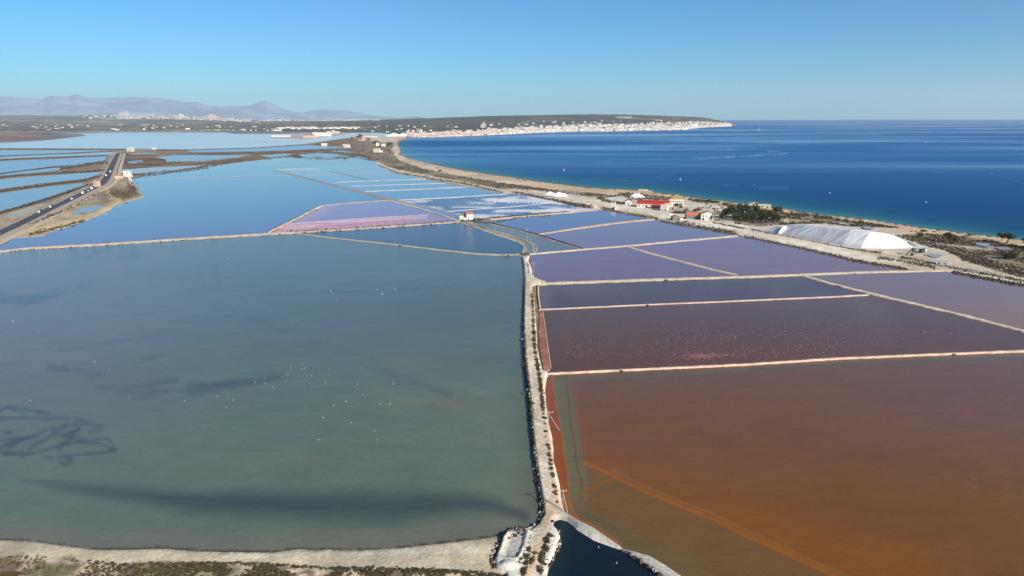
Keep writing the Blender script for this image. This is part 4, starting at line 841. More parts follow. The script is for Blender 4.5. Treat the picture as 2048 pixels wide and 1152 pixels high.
def wall_mb(w_, d, h, roof, rise):
    m = MB(); v = [(-w_/2, 0, 0), (w_/2, 0, 0), (w_/2, d, 0), (-w_/2, d, 0), (-w_/2, 0, h), (w_/2, 0, h), (w_/2, d, h), (-w_/2, d, h)]
    f = [(0, 1, 5, 4), (2, 3, 7, 6), (4, 5, 6, 7)]
    if roof == 'gable':
        v += [(-w_/2, d/2, h + rise), (w_/2, d/2, h + rise)]; f = [(0, 1, 5, 4), (2, 3, 7, 6), (3, 0, 4, 8, 7), (1, 2, 6, 9, 5)]
    elif roof == 'gable_y':
        v += [(0, 0, h + rise), (0, d, h + rise)]; f = [(0, 1, 5, 8, 4), (2, 3, 7, 9, 6), (3, 0, 4, 7), (1, 2, 6, 5)]
    else: f += [(3, 0, 4, 7), (1, 2, 6, 5)]
    return m.add(v, f)
def roof_mb(w_, d, h, roof, rise, ov=.35, th=.18):
    m = MB(); a, b = w_/2 + ov, d
    def slab(top):
        top = [Vector(p) for p in top]; n = len(top); low = [p - Vector((0, 0, th)) for p in top]
        m.add(top + low, [tuple(range(n)), tuple(range(2*n - 1, n - 1, -1))] + [(i, n + i, n + (i + 1) % n, (i + 1) % n) for i in range(n)])
    s = rise / (d/2) * ov if roof == 'gable' else 0
    if roof == 'gable':
        slab([(-a, -ov, h - s + .2), (a, -ov, h - s + .2), (a, d/2, h + rise + .2), (-a, d/2, h + rise + .2)]); slab([(a, d + ov, h - s + .2), (-a, d + ov, h - s + .2), (-a, d/2, h + rise + .2), (a, d/2, h + rise + .2)])
    elif roof == 'gable_y':
        s = rise / (w_/2) * ov
        slab([(-a, -ov, h - s + .2), (0, -ov, h + rise + .2), (0, d + ov, h + rise + .2), (-a, d + ov, h - s + .2)]); slab([(0, -ov, h + rise + .2), (a, -ov, h - s + .2), (a, d + ov, h - s + .2), (0, d + ov, h + rise + .2)])
    elif roof == 'hip':
        r = min(w_, d) / 2 * .9; z0, z1 = h + .1, h + rise + .1
        slab([(-a, -ov, z0), (a, -ov, z0), (w_/2 - r, d/2, z1), (-w_/2 + r, d/2, z1)]); slab([(a, d + ov, z0), (-a, d + ov, z0), (-w_/2 + r, d/2, z1), (w_/2 - r, d/2, z1)])
        slab([(-a, d + ov, z0), (-a, -ov, z0), (-w_/2 + r, d/2, z1)]); slab([(a, -ov, z0), (a, d + ov, z0), (w_/2 - r, d/2, z1)])
    elif roof == 'shed': slab([(-a, -ov, h + .2), (a, -ov, h + .2), (a, d + ov, h + rise + .2), (-a, d + ov, h + rise + .2)])
    else:
        m.box(-w_/2 - .1, w_/2 + .1, -.1, d + .1, h, h + .22)
        for x0, x1, y0, y1 in ((-w_/2 - .1, w_/2 + .1, -.1, .15), (-w_/2 - .1, w_/2 + .1, d - .15, d + .1), (-w_/2 - .1, -w_/2 + .15, .15, d - .15), (w_/2 - .15, w_/2 + .1, .15, d - .15)): m.box(x0, x1, y0, y1, h + .22, h + .6)
    return m
WIN = {}
def window(parent, x, y, z, w_, h, yaw=0, mat='glass', kind='window'):
    key = (round(w_, 1), round(h, 1), mat, kind)
    if key not in WIN:
        o = MB().box(-w_/2, w_/2, -.06, .06, 0, h).build(kind, M[mat])
        if kind == 'window': f = MB().box(-w_/2 - .12, w_/2 + .12, -.1, .05, -.14, -.002).box(-w_/2 - .1, -w_/2 - .002, -.09, .05, 0, h + .1).box(w_/2 + .002, w_/2 + .1, -.09, .05, 0, h + .1).build('frame', M['cream'], o)
        WIN[key] = o
    else:
        o = WIN[key].copy(); COL.objects.link(o)
        for ch in WIN[key].children: c_ = ch.copy(); COL.objects.link(c_); c_.parent = o
    o.parent = parent; o.location = (x, y, z); o.rotation_euler = (0, 0, yaw); return o
def house(name, px, py, w_, d, h, label, cat='house', roof='gable', rise=1.5, yaw=0.0, wall='white', rmat='orange', wins=(), doors=(), z=1.25, group=None, lwins=()):
    e = empty(name, G(px, py, z), math.radians(yaw)); tag(e, label, cat, group)
    wall_mb(w_, d, h, roof, rise).build('wall', M[wall], e)
    roof_mb(w_, d, h, roof, rise).build('roof', M[rmat], e)
    for x, zz, ww, hh in wins: window(e, x, -.02, zz, ww, hh)
    for x, zz, ww, hh in lwins: window(e, -w_/2 - .02, x, zz, ww, hh, -math.pi/2)
    for x, ww, hh in doors: window(e, x, -.02, .02, ww, hh, 0, 'dark', 'door')
    return e

# ---- factory buildings between the pans and the beach
YW = -14
house('long_barn', 1306, 415.2, 43, 13, 5.0, 'long white barn with a bright red gabled roof beside the salt yard', 'barn', 'gable', 4.2, YW, 'white', 'redroof',
      [(-18.5, 2, 2.2, 1.4), (-13.5, 2, 1.6, 1.4), (-4, 1.8, 1.2, 1.3)], [(-9, 2.6, 3)], lwins=[(6.5, 1.0, 4, 4)])
e = house('lean_to_shed', 1311.5, 417.6, 12, 7, 3.6, 'open dark shed under a low red roof in front of the long red-roofed barn', 'shed', 'shed', 1.0, YW, 'dark', 'redroof', [], [(0, 4, 3)])
house('two_storey_house', 1328, 421.8, 8.5, 9, 7.2, 'narrow white two-storey house in front of the right end of the long red-roofed barn', 'house', 'flat', .4, YW - 6, 'white', 'cream', [(1.6, 4.3, 1.2, 1.5), (-1.8, 4.3, 1.0, 1.4)], [(1.6, 1.6, 2.4), (-2, 1.2, 2.2)])
house('annex', 1333.5, 416.5, 6, 7, 6.2, 'cream annex joined to the right end of the red-roofed barn', 'annex', 'flat', .4, YW, 'cream', 'cream', [(1, 4, 1, 1.2)])
house('warehouse', 1352.5, 413.2, 19, 17, 10.2, 'tall white warehouse with an ochre hipped roof and a row of six upper windows', 'warehouse', 'hip', 5.4, YW + 4, 'white', 'ochre',
      [(x, 5.9, 1.3, 1.9) for x in (-7.4, -4.5, -1.6, 1.4, 4.2, 7.2)] + [(x, 1.6, 1.2, 1.4) for x in (-7.4, -3.6, 6.6)], [(1.5, 2.2, 3)])
house('cottage', 1257, 409.3, 9, 12, 4.6, 'small white gable-fronted cottage with a faded red roof left of the long barn', 'cottage', 'gable_y', 2.2, YW + 6, 'white', 'redroof', [(-2.2, 1.6, 1.1, 1.2), (2.4, 1.6, 1.1, 1.2)], [(0, 1.2, 2.3)])
house('water_tower_house', 1226.5, 418.3, 5.0, 6, 8.6, 'tall slim white pump house with dark left side beside the violet pan', 'pump house', 'gable', .9, YW, 'white', 'ochre', [(.6, 5.4, .8, 1)], [(0, 1.1, 2.2)], lwins=[(3, 1.2, 4.6, 6.5)])  # left window is an oversized dark pane standing in for that wall's shade
house('annex', 1232.5, 419.6, 4.6, 5, 3.6, 'low white flat-roofed annex at the right foot of the slim pump house', 'annex', 'flat', .4, YW, 'white', 'white', [(.8, 1.6, .8, .9)])
house('hut', 1177, 410.3, 5, 5, 3.6, 'little white hut standing in the scrub just above the streaky salt pans', 'hut', 'flat', .4, YW, 'white', 'grey', [(.6, 1.2, .8, 1)], lwins=[(2.4, .8, 2.4, 2.2)])
house('hut', 1191, 416.6, 3.8, 4, 2.6, 'low white sluice hut at the upper left corner of the violet pan', 'sluice hut', 'flat', .3, YW, 'white', 'white', [], [(.6, .8, 1.6)])
house('canopy', 1359, 427.5, 15, 7, 2.8, 'pale grey canopy shed with dark open front below the ochre-roofed warehouse', 'canopy', 'shed', .7, YW, 'dark', 'grey', [], [(-3, 3, 2), (3, 3, 2)])
house('shed', 1363.5, 426.8, 3.4, 5, 3.3, 'small white box room at the right end of the grey canopy', 'shed', 'flat', .3, YW, 'white', 'white')
house('cottage', 1388.5, 438.5, 19, 12, 4.6, 'low cottage with a patchy orange and tan tiled roof and dark shaded front among trees', 'cottage', 'gable', 3.0, YW + 8, 'grey', 'orange', [(-6, 1.6, 1.2, 1.2), (-2, 1.6, 1.2, 1.2)], [(3, 1.4, 2.3)])
house('farmhouse', 1415, 440.6, 15.5, 11, 7.2, 'white two-storey farmhouse with a tan and orange gabled roof next to the palms', 'farmhouse', 'gable_y', 3.0, YW + 2, 'white', 'ochre', [(-5, 4.2, 1.4, 1.8), (-1, 4.2, 1.1, 1.3), (4, 4.2, 1.1, 1.3), (4.6, 1.4, 1.1, 1.3)], [(-5, 2.2, 2.6)])
house('shed', 1353, 440.8, 9, 8, 4.0, 'small grey shed with a worn orange roof on the edge of the violet pan', 'shed', 'gable_y', 1.5, YW + 20, 'grey', 'orange', [(-2.5, 1.2, 1.4, 1.4)], [(2.2, 2, 2.2)])
house('store', 1362.5, 440.6, 4.4, 4, 2.0, 'low white store box right of the small orange-roofed shed', 'store', 'flat', .3, YW, 'white', 'white')
house('beach_cabin', 1506, 412.4, 11, 8, 3.6, 'cream beach cabin with a peaked roof behind the pine grove', 'cabin', 'hip', 1.8, YW - 6, 'white', 'ochre', [(-3, 1.2, 1, 1)], [(0, 1.4, 2)])
house('beach_restaurant', 1527, 415.3, 19, 9, 3.2, 'long low pale beach restaurant right behind the pine grove', 'restaurant', 'flat', .4, YW - 4, 'cream', 'cream', [(-6, 1, 2.4, 1.3), (-1, 1, 2.4, 1.3)], [(5, 2, 2.2)])
house('terrace_roof', 1526, 424.3, 22, 5, 2.0, 'dull red flat terrace roof half hidden by the pine grove', 'terrace roof', 'shed', .6, YW - 4, 'dark', 'redroof')
house('beach_hut_row', 1286, 383.2, 15, 5, 2.6, 'low row of pale beach huts with orange fronts at the water behind the salt heap', 'beach huts', 'flat', .3, YW, 'cream', 'cream', [], [(-5, 2, 1.6), (-1, 2, 1.6), (4, 2, 1.6)])
house('beach_hut_row', 1297, 385.4, 11, 4, 2.2, 'short orange-fronted beach hut right of the longer pale hut row', 'beach hut', 'flat', .3, YW, 'orange', 'cream')
house('ruined_hut', 1572, 446.0, 4.6, 5, 4.4, 'small tan gabled hut in the scrub above the big salt pile', 'hut', 'gable_y', 1.2, YW - 10, 'cream', 'ochre', [], [(0, 1, 2)])
house('sluice_house', 1884, 530.3, 8.6, 4.6, 3.9, 'lone little white flat-roofed house on the hedge line at the right', 'house', 'flat', .4, YW - 20, 'white', 'white', [(1.8, 1.4, .9, .9)], [(-2.2, 1, 2)])
e = house('shed', 925.3, 438.7, 7.6, 7, 4.6, 'low white hut with a shaded left side, left of the pair at the pan crossroads', 'hut', 'gable', 1.2, -4, 'white', 'ochre', [(1, 1.5, 1.0, 1.2)], [(3.2, 1.0, 2.0)])
house('pan_house', 940, 439.3, 8.2, 12, 6.6, 'taller white house with a tan roof, right of the pair at the pan crossroads', 'house', 'gable', 2.2, 18, 'white', 'orange', [(2.2, 3.4, 1, 1)], [(-2, 1.1, 2.1)], lwins=[(6, 2, 2, 2)])
house('pan_shed', 929.6, 440.6, 3.4, 3, 2.0, 'tiny white box between the two huts at the pan crossroads', 'store', 'flat', .2, 0, 'white', 'white')
# ---- along the highway and further off
house('roadside_house', 253.5, 353.6, 13, 12, 11, 'tall white blocky building right of the highway bend', 'building', 'flat', .6, 10, 'white', 'white', [(-4, 8, 1.6, 1.8), (3, 8, 1.6, 1.8)], [(3, 2, 3)], z=1.6)
house('roadside_annex', 259, 355.2, 7, 9, 7, 'lower white block built against the tall white building by the highway', 'annex', 'flat', .6, 10, 'white', 'white', z=1.6)
house('bungalow', 237.5, 357.3, 15, 9, 6, 'pinkish low house just left of the tall white building by the highway', 'bungalow', 'hip', 2, 10, 'pink', 'orange', [(-3, 1.6, 1.4, 1.4), (3, 1.6, 1.4, 1.4)], z=1.6)
house('roadside_tower', 191.5, 374.6, 8, 8, 10.5, 'tan box-like tower on the lagoon side of the highway bend', 'tower', 'flat', .6, -8, 'pink', 'ochre', [(0, 6, 1.5, 1.6)], z=1.6)
house('old_watchtower', 259, 303.6, 19, 17, 15, 'cream square watchtower at the far end of the highway', 'tower', 'flat', .8, -5, 'cream', 'white', [(-4, 8, 2, 3), (4, 8, 2, 3)], [(0, 3, 5)], z=1.6)
for px, py, w_, h, wl, lab in [(307, 299, 14, 5, 'white', 'tiny white hut beside the lagoon bank right of the cream watchtower'), (648, 291.6, 24, 9, 'white', 'white round-shouldered hut at the tip of the marsh bank'),
                              (692, 292.5, 30, 8, 'cream', 'long tan ruined building on the brown marsh'), (694, 295.5, 22, 4, 'white', 'low white wall-like shed under the tan ruined building'), (727.5, 280.5, 17, 12, 'pink', 'pinkish gabled house among the dark coastal scrub'),
                              (721, 281, 24, 3, 'cream', 'low pale outbuilding left of the pinkish gabled house'), (702, 276, 20, 9, 'cream', 'cream house at the tip of the white salt lagoon'), (755, 291.8, 12, 13, 'white', 'slim white house nearest the left side of the dune scrub'),
                              (766.5, 292.8, 16, 9, 'white', 'small white house right of the slim white one in the dune scrub'), (752.5, 305, 22, 14, 'cream', 'cream farmhouse in the coastal scrub near the flooded marsh'), (760, 304.8, 14, 5, 'white', 'low white wing right of the cream farmhouse'),
                              (733, 273.8, 60, 8, 'cream', 'long low cream shed before the distant white salt pile'), (748, 274.6, 46, 4, 'white', 'long white ground-level store before the distant salt pile'), (809, 269, 34, 12, 'grey', 'grey work shed just right of the distant white salt pile'),
                              (823, 269.6, 42, 22, 'pink', 'pinkish block at the left end of the seaside town')]:
    house('distant_house', px, py, w_, w_ * .6, h, lab, 'house', 'gable' if h < 13 else 'flat', 2.2, rnd.uniform(-15, 15), wl, 'orange' if wl in ('pink', 'cream') else 'white', z=1.5)
for px, py, w_, h, wl, rf, lab in [(560, 274, 120, 9, 'white', 'white', 'long white salt shed left in the distant lagoon works'), (617, 275.5, 70, 16, 'pink', 'redroof', 'pinkish red-roofed factory hall in the distant lagoon works'), (630, 273.4, 32, 26, 'white', 'white', 'white silo-like block beside the pinkish factory hall'),
                               (645, 272.5, 110, 22, 'white', 'white', 'big white hall at the right of the distant lagoon works'), (660, 268, 60, 18, 'pink', 'white', 'pale pinkish hall behind the big white hall of the distant works'), (672, 267, 40, 14, 'cream', 'white', 'small cream hall at the far right of the distant works')]:
    house('salt_works_hall', px, py, w_, 34, h, lab, 'factory hall', 'gable', 4, -3, wl, rf, z=1.6)
tag(link_mesh('works_pad', *[np.array([G(x, y, 1.55) for x, y in [(540, 276), (610, 278), (670, 272), (700, 266.5), (640, 266.8), (560, 271)]]), [(0, 1, 2, 3, 4, 5)]], M['soil'], cols=np.tile(C(180, 160, 150), (6, 1))), kind='structure')

# ---- green salt loader
e = empty('salt_loader', G(1826, 510.2, 1.3), .3); tag(e, 'dark green salt loading machine on a stand beside the white salt pile', 'loading machine')
m = MB()
for x, y in ((-1.3, -1), (1.3, -1), (1.3, 1), (-1.3, 1)): m.box(x - .15, x + .15, y - .15, y + .15, 0, 3.2)
m.build('frame', M['green'], e)
MB().add([(-1.8, -1.5, 6), (1.8, -1.5, 6), (1.8, 1.5, 6), (-1.8, 1.5, 6), (-.6, -.5, 3), (.6, -.5, 3), (.6, .5, 3), (-.6, .5, 3)], [(0, 1, 2, 3), (0, 4, 5, 1), (1, 5, 6, 2), (2, 6, 7, 3), (3, 7, 4, 0), (7, 6, 5, 4)]).build('hopper', M['green'], e)
MB().add([(-1.6, -.4, 6.4), (-1.6, .4, 6.4), (-8, .4, .6), (-8, -.4, .6), (-1.6, -.4, 6), (-1.6, .4, 6), (-8, .4, .2), (-8, -.4, .2)], [(0, 1, 2, 3), (7, 6, 5, 4), (0, 3, 7, 4), (1, 5, 6, 2), (0, 4, 5, 1), (2, 6, 7, 3)]).build('conveyor', M['dark'], e)
MB().box(-4.2, -2.6, -2.8, -1.4, 0, 2.0).build('motor_box', M['dark'], e)

# ------------------------------------------------------------------ salt piles
def pile(name, front, rid, W_, label, nv=30, nu=260, seed=5, name_amp=1.0, cat='salt pile'):
    fr = np.array(front, float); x = np.linspace(fr[0, 0], fr[-1, 0], nu); y = np.interp(x, fr[:, 0], fr[:, 1])
    B = G(x, y, 1.2); dirv = B[-1] - B[0]; dirv[2] = 0; dirv /= np.linalg.norm(dirv); nrm = np.array([-dirv[1], dirv[0], 0])
    if nrm[1] < 0: nrm = -nrm
    rd = np.array(rid, float); s = np.linspace(0, 1, nu)
    sec = W_ * np.clip(np.minimum(1, np.sqrt(np.clip(s / .06, 0, 1)) * np.sqrt(np.clip((1 - s) / .16, 0, 1))), .04, 1)
    mid_ = B + nrm * (sec * .5)[:, None]
    dvm = (mid_ - [0, 0, CAM_H]) @ R3; px = 1024 + FPX * dvm[:, 0] / -dvm[:, 2]
    ry = np.interp(px, rd[:, 0], rd[:, 1]); dist = mid_[:, 1]
    zr = np.array([P(a_, b_, c_)[2] for a_, b_, c_ in zip(px, ry, dist)]) - 1.2; zr = np.clip(zr, .25, sec * .52)
    for _ in range(3): zr[1:-1] = (zr[:-2] + zr[2:] + 2 * zr[1:-1]) / 4
    v = np.linspace(0, 1, nv); U, Vv = np.meshgrid(np.arange(nu), v); prof = np.clip(1 - np.abs(2 * Vv - 1) ** 1.35, 0, 1); prof = np.minimum(prof * 1.08, 1 - .05 * np.abs(2 * Vv - 1))
    prof[0] = 0; prof[-1] = 0
    base = mid_[None] + nrm * ((Vv - .5) * sec[None, :])[..., None]
    L = np.linalg.norm(B[-1] - B[0]); al = U / nu * L
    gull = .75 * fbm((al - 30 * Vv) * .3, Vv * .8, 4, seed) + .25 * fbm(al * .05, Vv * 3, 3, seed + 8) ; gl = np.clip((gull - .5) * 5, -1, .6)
    face = np.sin(np.clip(Vv * 2, 0, 1) * math.pi) ** .7 * (Vv < .5) + .3 * (Vv >= .5) * np.sin(Vv * math.pi)
    calm_ = 1 - .8 * sstep(.6, .75, U / nu)
    z = 1.2 + zr[None] * prof + name_amp * gl * .36 * face * calm_ * np.minimum(1, zr[None] / 6) + .35 * (fbm(al * .35, Vv * 9, 4, seed + 2) - .5) * prof
    Vt = base.copy(); Vt[..., 2] = z; Vt[0, :, 2] = 1.1; Vt[-1, :, 2] = 1.1
    idx = np.arange(nu * nv).reshape(nv, nu); F = np.stack([idx[:-1, :-1], idx[:-1, 1:], idx[1:, 1:], idx[1:, :-1]], -1).reshape(-1, 4)
    Vt = Vt.reshape(-1, 3); a_ = Vt[F[:, 0]]; b_ = Vt[F[:, 1]]; c_ = Vt[F[:, 2]]
    if np.mean(np.cross(b_ - a_, c_ - a_)[:, 2]) < 0: F = F[:, ::-1]
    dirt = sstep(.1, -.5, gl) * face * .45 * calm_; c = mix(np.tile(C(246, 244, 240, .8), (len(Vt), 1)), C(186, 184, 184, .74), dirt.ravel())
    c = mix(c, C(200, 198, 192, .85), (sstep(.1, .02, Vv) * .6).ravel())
    o = link_mesh(name, Vt, F, M['salt'], cols=c, smooth=True); return tag(o, label, cat)
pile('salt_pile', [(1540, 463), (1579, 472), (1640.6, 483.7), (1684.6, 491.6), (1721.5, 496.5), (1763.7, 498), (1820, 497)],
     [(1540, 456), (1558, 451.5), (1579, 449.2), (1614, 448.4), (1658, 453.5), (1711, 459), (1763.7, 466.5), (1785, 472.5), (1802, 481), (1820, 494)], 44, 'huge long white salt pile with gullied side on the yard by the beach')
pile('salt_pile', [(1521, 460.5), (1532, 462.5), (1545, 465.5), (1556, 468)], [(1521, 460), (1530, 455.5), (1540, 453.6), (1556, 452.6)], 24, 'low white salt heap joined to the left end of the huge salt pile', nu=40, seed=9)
def heap(name, px, py, wpx, hpx, label, col=None, seed=1, peaks=((0, 1),), dr=.55, cat='salt heap', mat='salt', z=1.2):
    b = G(px, py, z); k = FPX / math.hypot(b[1], b[0]); r = wpx / 2 / k; hh = hpx / k; b = b + np.array([0, r * dr, 0])
    n = 40; g = np.linspace(-1, 1, n); X, Y = np.meshgrid(g, g); Z = np.zeros_like(X)
    for x0, a_ in peaks: Z = np.maximum(Z, a_ * np.clip(1 - np.hypot((X - x0) / (1 - abs(x0) + .02), Y) * (1 + .12 * (fbm(X * 2 + 5, Y * 2 + 5, 3, seed) - .5)), 0, 1) ** .85)
    Z = Z * (1 + .2 * (fbm(X * 4 + 9, Y * 4 + 9, 3, seed + 1) - .5)); V = np.stack([X * r, Y * r * dr * 1.3, Z * hh - .15], -1).reshape(-1, 3)
    idx = np.arange(n * n).reshape(n, n); F = np.stack([idx[:-1, :-1], idx[:-1, 1:], idx[1:, 1:], idx[1:, :-1]], -1).reshape(-1, 4)
    keep = (Z.ravel()[F] > .004).any(1); F = F[keep]
    o = link_mesh(name, V, F, M[mat], cols=np.tile(C(250, 248, 244, .95) if col is None else col, (len(V), 1)), smooth=True); o.location = tuple(b); return tag(o, label, cat)
heap('salt_heap', 1100, 390.5, 30, 7.5, 'dull white salt heap on the pale flat left of its brighter twin', seed=3, col=C(220, 216, 208, .9)); heap('salt_heap', 1120, 392.5, 34, 7.5, 'bright white salt heap, right one of the two on the pale flat', seed=4, peaks=((-.1, 1), (.35, .75)))
heap('salt_heap', 1275, 394.5, 30, 7.5, 'white salt heap behind the long red-roofed barn', seed=5, peaks=((-.25, 1), (.2, 1)))
heap('salt_heap', 795, 272.5, 48, 6.5, 'distant twin-humped white salt pile where the beach begins', seed=6, peaks=((-.3, 1), (.38, .9)), dr=.3)
heap('gravel_heap', 1824, 492.5, 26, 8, 'grey gravel heap just right of the huge salt pile', seed=7, col=C(128, 126, 120), mat='rock', cat='gravel heap')
heap('gravel_heap', 1845, 499.5, 20, 3, 'low pale rubble heap right of the grey gravel heap', seed=8, col=C(180, 172, 160), mat='rock', cat='rubble heap')

# ------------------------------------------------------------------ utility poles
def at_z(px, py, base):       # height of a top seen at (px,py) above a foot at base
    return float(P(px, py, base[1])[2])
def pole(px, pyb, pyt, label, arm=3.4, kind='T', legs=0.0, z=1.4):
    b = G(px, pyb, z); H = at_z(px, pyt, b) - z; e = empty('utility_pole', b, math.atan2(-b[0], b[1]) * .0); tag(e, label, 'utility pole')
    r = .13
    if kind == 'A':
        MB().tube((-legs * .1, 0, 0), (-legs * .05, 0, H), r, r * .7).build('mast', M['pole'], e); MB().tube((legs, -legs * .6, 0), (.1, 0, H * .86), r * .8, r * .7).build('strut', M['pole'], e)
    elif kind == 'Y':
        MB().tube((0, 0, 0), (0, 0, H * .78), r, r * .8).build('mast', M['pole'], e)
        for s in (-1, 1): MB().tube((0, 0, H * .77), (s * arm * .35, 0, H), r * .7, r * .6).build('fork_arm', M['pole'], e)
    else: MB().tube((0, 0, 0), (0, 0, H), r, r * .7).build('mast', M['pole'], e)
    if arm:
        MB().box(-arm / 2, arm / 2, -.08, .08, H - .1, H + .08).build('crossarm', M['pole'], e)
        for x in (-arm / 2 + .15, 0, arm / 2 - .15):
            i_ = MB().tube((x, 0, H + .08), (x, 0, H + .5), .07, .05).build('insulator', M['paintw'], e)
    return e
pole(1126, 1022, 982, 'steel pole with crossarm where the causeway forks at the bottom', 2.1, 'A', 1.3, z=2.6)
pole(1098, 856, 825, 'leaning A-frame pole with crossarm halfway along the causeway', 3.0, 'A', 4.0, z=1.6)
pole(1067.5, 556, 526, 'Y-topped steel pole beside the upper causeway', 3.6, 'Y', z=1.9)
pole(1054.5, 483, 458, 'steel pole at the bend of the narrow canal', 2.2); pole(990.7, 463, 440, 'steel pole standing midway along the narrow canal bank', 1.6)
pole(1076.5, 429, 410.5, 'thin pale pole on the sandy dike below the streaky salt pans', 1.2); pole(1193.8, 413, 400, 'dark pole beside the low white sluice hut', 1.5); pole(933.5, 432, 421.5, 'thin pole rising behind the pair of huts at the pan crossroads', 1.2)
pole(1007.5, 436.5, 425, 'thin brownish pole on the dike between crossroads and streaky pans', 0.8); pole(1312, 436, 423, 'thin pole on the corner of the two violet pans', .8)
for px, py, t_ in [(106, 410, 404), (85, 419, 411.5), (66, 428, 422), (41, 441, 436), (140, 397, 392), (122, 404, 398)]:
    b = G(px, py, 1.9); H = 6.5; e = empty('street_lamp', b + nn[5] * 0); tag(e, 'slender grey lamp post on the lagoon-side verge of the highway', 'street lamp', 'lamp posts along the highway')
    MB().tube((0, 0, 0), (0, 0, H), .12, .08).build('mast', M['pole'], e); MB().box(-.1, 1.3, -.1, .1, H, H + .14).build('lamp_head', M['pole'], e)

# ------------------------------------------------------------------ vehicles on the highway
def on_road(px, side):
    q = Wc; j = int(np.argmin(np.abs(np.interp(np.arange(len(hwb)), np.arange(len(hwb)), hwb[:, 0]) - px))); t = tt[j]
    p_ = Wc[j] + nn[j] * side; return (p_[0], p_[1], 2.37), math.atan2(t[1], t[0])
def wheel_mesh(r, w_):
    m = MB(); m.tube((0, -w_ / 2, 0), (0, w_ / 2, 0), r, r, 14); return m
WH = {}
def vehicle(kind, px, side, paint, label, cat, flip=False):
    loc, rz = on_road(px, side) if not isinstance(side, tuple) else (tuple(G(px, side[0], 1.27)), side[1]); e = empty(kind, loc, rz + (math.pi if flip else 0)); tag(e, label, cat)
    if kind in ('car', 'van'):
        L, Wd, Hh = (4.3, 1.8, 1.45) if kind == 'car' else (5.4, 2.0, 2.3)
        if kind == 'car': prof = [(-L/2, .35), (L/2, .35), (L/2, .75), (L/2 - 1.1, .92), (L/2 - 1.7, 1.4), (-L/2 + .9, 1.45), (-L/2 + .2, 1.0), (-L/2, .9)]
        else: prof = [(-L/2, .4), (L/2, .4), (L/2, 1.0), (L/2 - .6, 1.25), (L/2 - 1.3, 2.2), (-L/2 + .1, 2.3), (-L/2, 2.2)]
        n = len(prof); v = [(x, -Wd/2, z) for x, z in prof] + [(x, Wd/2, z) for x, z in prof]
        MB().add(v, [tuple(range(n)), tuple(range(2*n - 1, n - 1, -1))] + [(i, n + i, n + (i + 1) % n, (i + 1) % n) for i in range(n)]).build('body', M[paint], e)
        g = MB()
        for s in (-1, 1): g.add([(x, s * (Wd/2 + .01), z) for x, z in ([(L/2 - 1.35, .98), (L/2 - 1.75, 1.32), (-L/2 + 1.0, 1.36), (-L/2 + .5, 1.0)] if kind == 'car' else [(L/2 - .8, 1.35), (L/2 - 1.35, 2.0), (L/2 - 2.4, 2.0), (L/2 - 2.4, 1.35)])], [(0, 1, 2, 3) if s < 0 else (3, 2, 1, 0)])
        g.build('window', M['glass'], e); xs_ = (-L/2 + .85, L/2 - .9); rr = .34
    else:
        L, Wd = 9.5, 2.5
        MB().box(-L/2, L/2 - 2.4, -Wd/2, Wd/2, .9, 3.7).build('cargo_box', M[paint], e); MB().add([(x, y, z) for y in (-1.2, 1.2) for x, z in ((L/2 - 2.2, .6), (L/2, .6), (L/2, 1.6), (L/2 - .4, 2.9), (L/2 - 2.2, 3.0))], [(0, 1, 2, 3, 4), (9, 8, 7, 6, 5), (0, 5, 6, 1), (1, 6, 7, 2), (2, 7, 8, 3), (3, 8, 9, 4), (4, 9, 5, 0)]).build('cab', M['paintw'], e)
        MB().add([(L/2 + .02, -1, 1.65), (L/2 + .02, 1, 1.65), (L/2 - .36, 1, 2.75), (L/2 - .36, -1, 2.75)], [(0, 1, 2, 3)]).build('windscreen', M['glass'], e); MB().box(-L/2 + .1, L/2 - .2, -.5, .5, .55, .9).build('chassis', M['dark'], e); xs_ = (-L/2 + 1, -L/2 + 2.3, L/2 - 1.1); rr = .5
    for x in xs_:
        for s in (-1, 1):
            if rr not in WH: o = wheel_mesh(rr, .25).build('wheel', M['tyre']); WH[rr] = o
            else: o = WH[rr].copy(); COL.objects.link(o)
            o.parent = e; o.location = (x, s * (Wd/2 - .1), rr)
for a_ in [('truck', 180.5, 2.6, 'paintw', 'white box truck on the highway, largest vehicle below the bend', 'truck'), ('car', 175, 2.6, 'paintw', 'white car right behind the white box truck', 'car'), ('truck', 161, 2.6, 'paintw', 'white box truck second down the straight after the bend', 'truck'),
           ('van', 141.5, 2.6, 'paintw', 'white van alone in the middle of the highway straight', 'van'), ('truck', 216, -2.8, 'paintw', 'white truck above the highway bend, left of the other one', 'truck', True), ('truck', 218.5, 2.6, 'paintw', 'white truck above the highway bend, beside the tall white building', 'truck'),
           ('truck', 106, -2.8, 'paintd', 'dark truck on the highway straight beside a lamp post', 'truck', True), ('truck', 85.5, -2.8, 'paintd', 'dark truck on the near part of the highway', 'truck', True), ('car', 66, 2.6, 'paintd', 'dark car on the near part of the highway', 'car'),
           ('car', 45, -2.8, 'paintr', 'red car furthest left on the near highway', 'car', True), ('car', 226, 2.6, 'paintd', 'dark car farthest away on the highway', 'car'), ('van', 1341, (430.5, .3), 'paintw', 'white van parked below the narrow two-storey house', 'van'), ('car', 1266, (411.5, -.4), 'paintw', 'white car parked between the cottage and the long barn', 'car'),
           ('car', 1374, (444, .1), 'paintd', 'dark car on the pale yard road right of the small orange-roofed shed', 'car'), ('truck', 1845, (505.5, .6), 'paintd', 'dark truck by the rubble heap right of the huge salt pile', 'truck')]: vehicle(*a_)

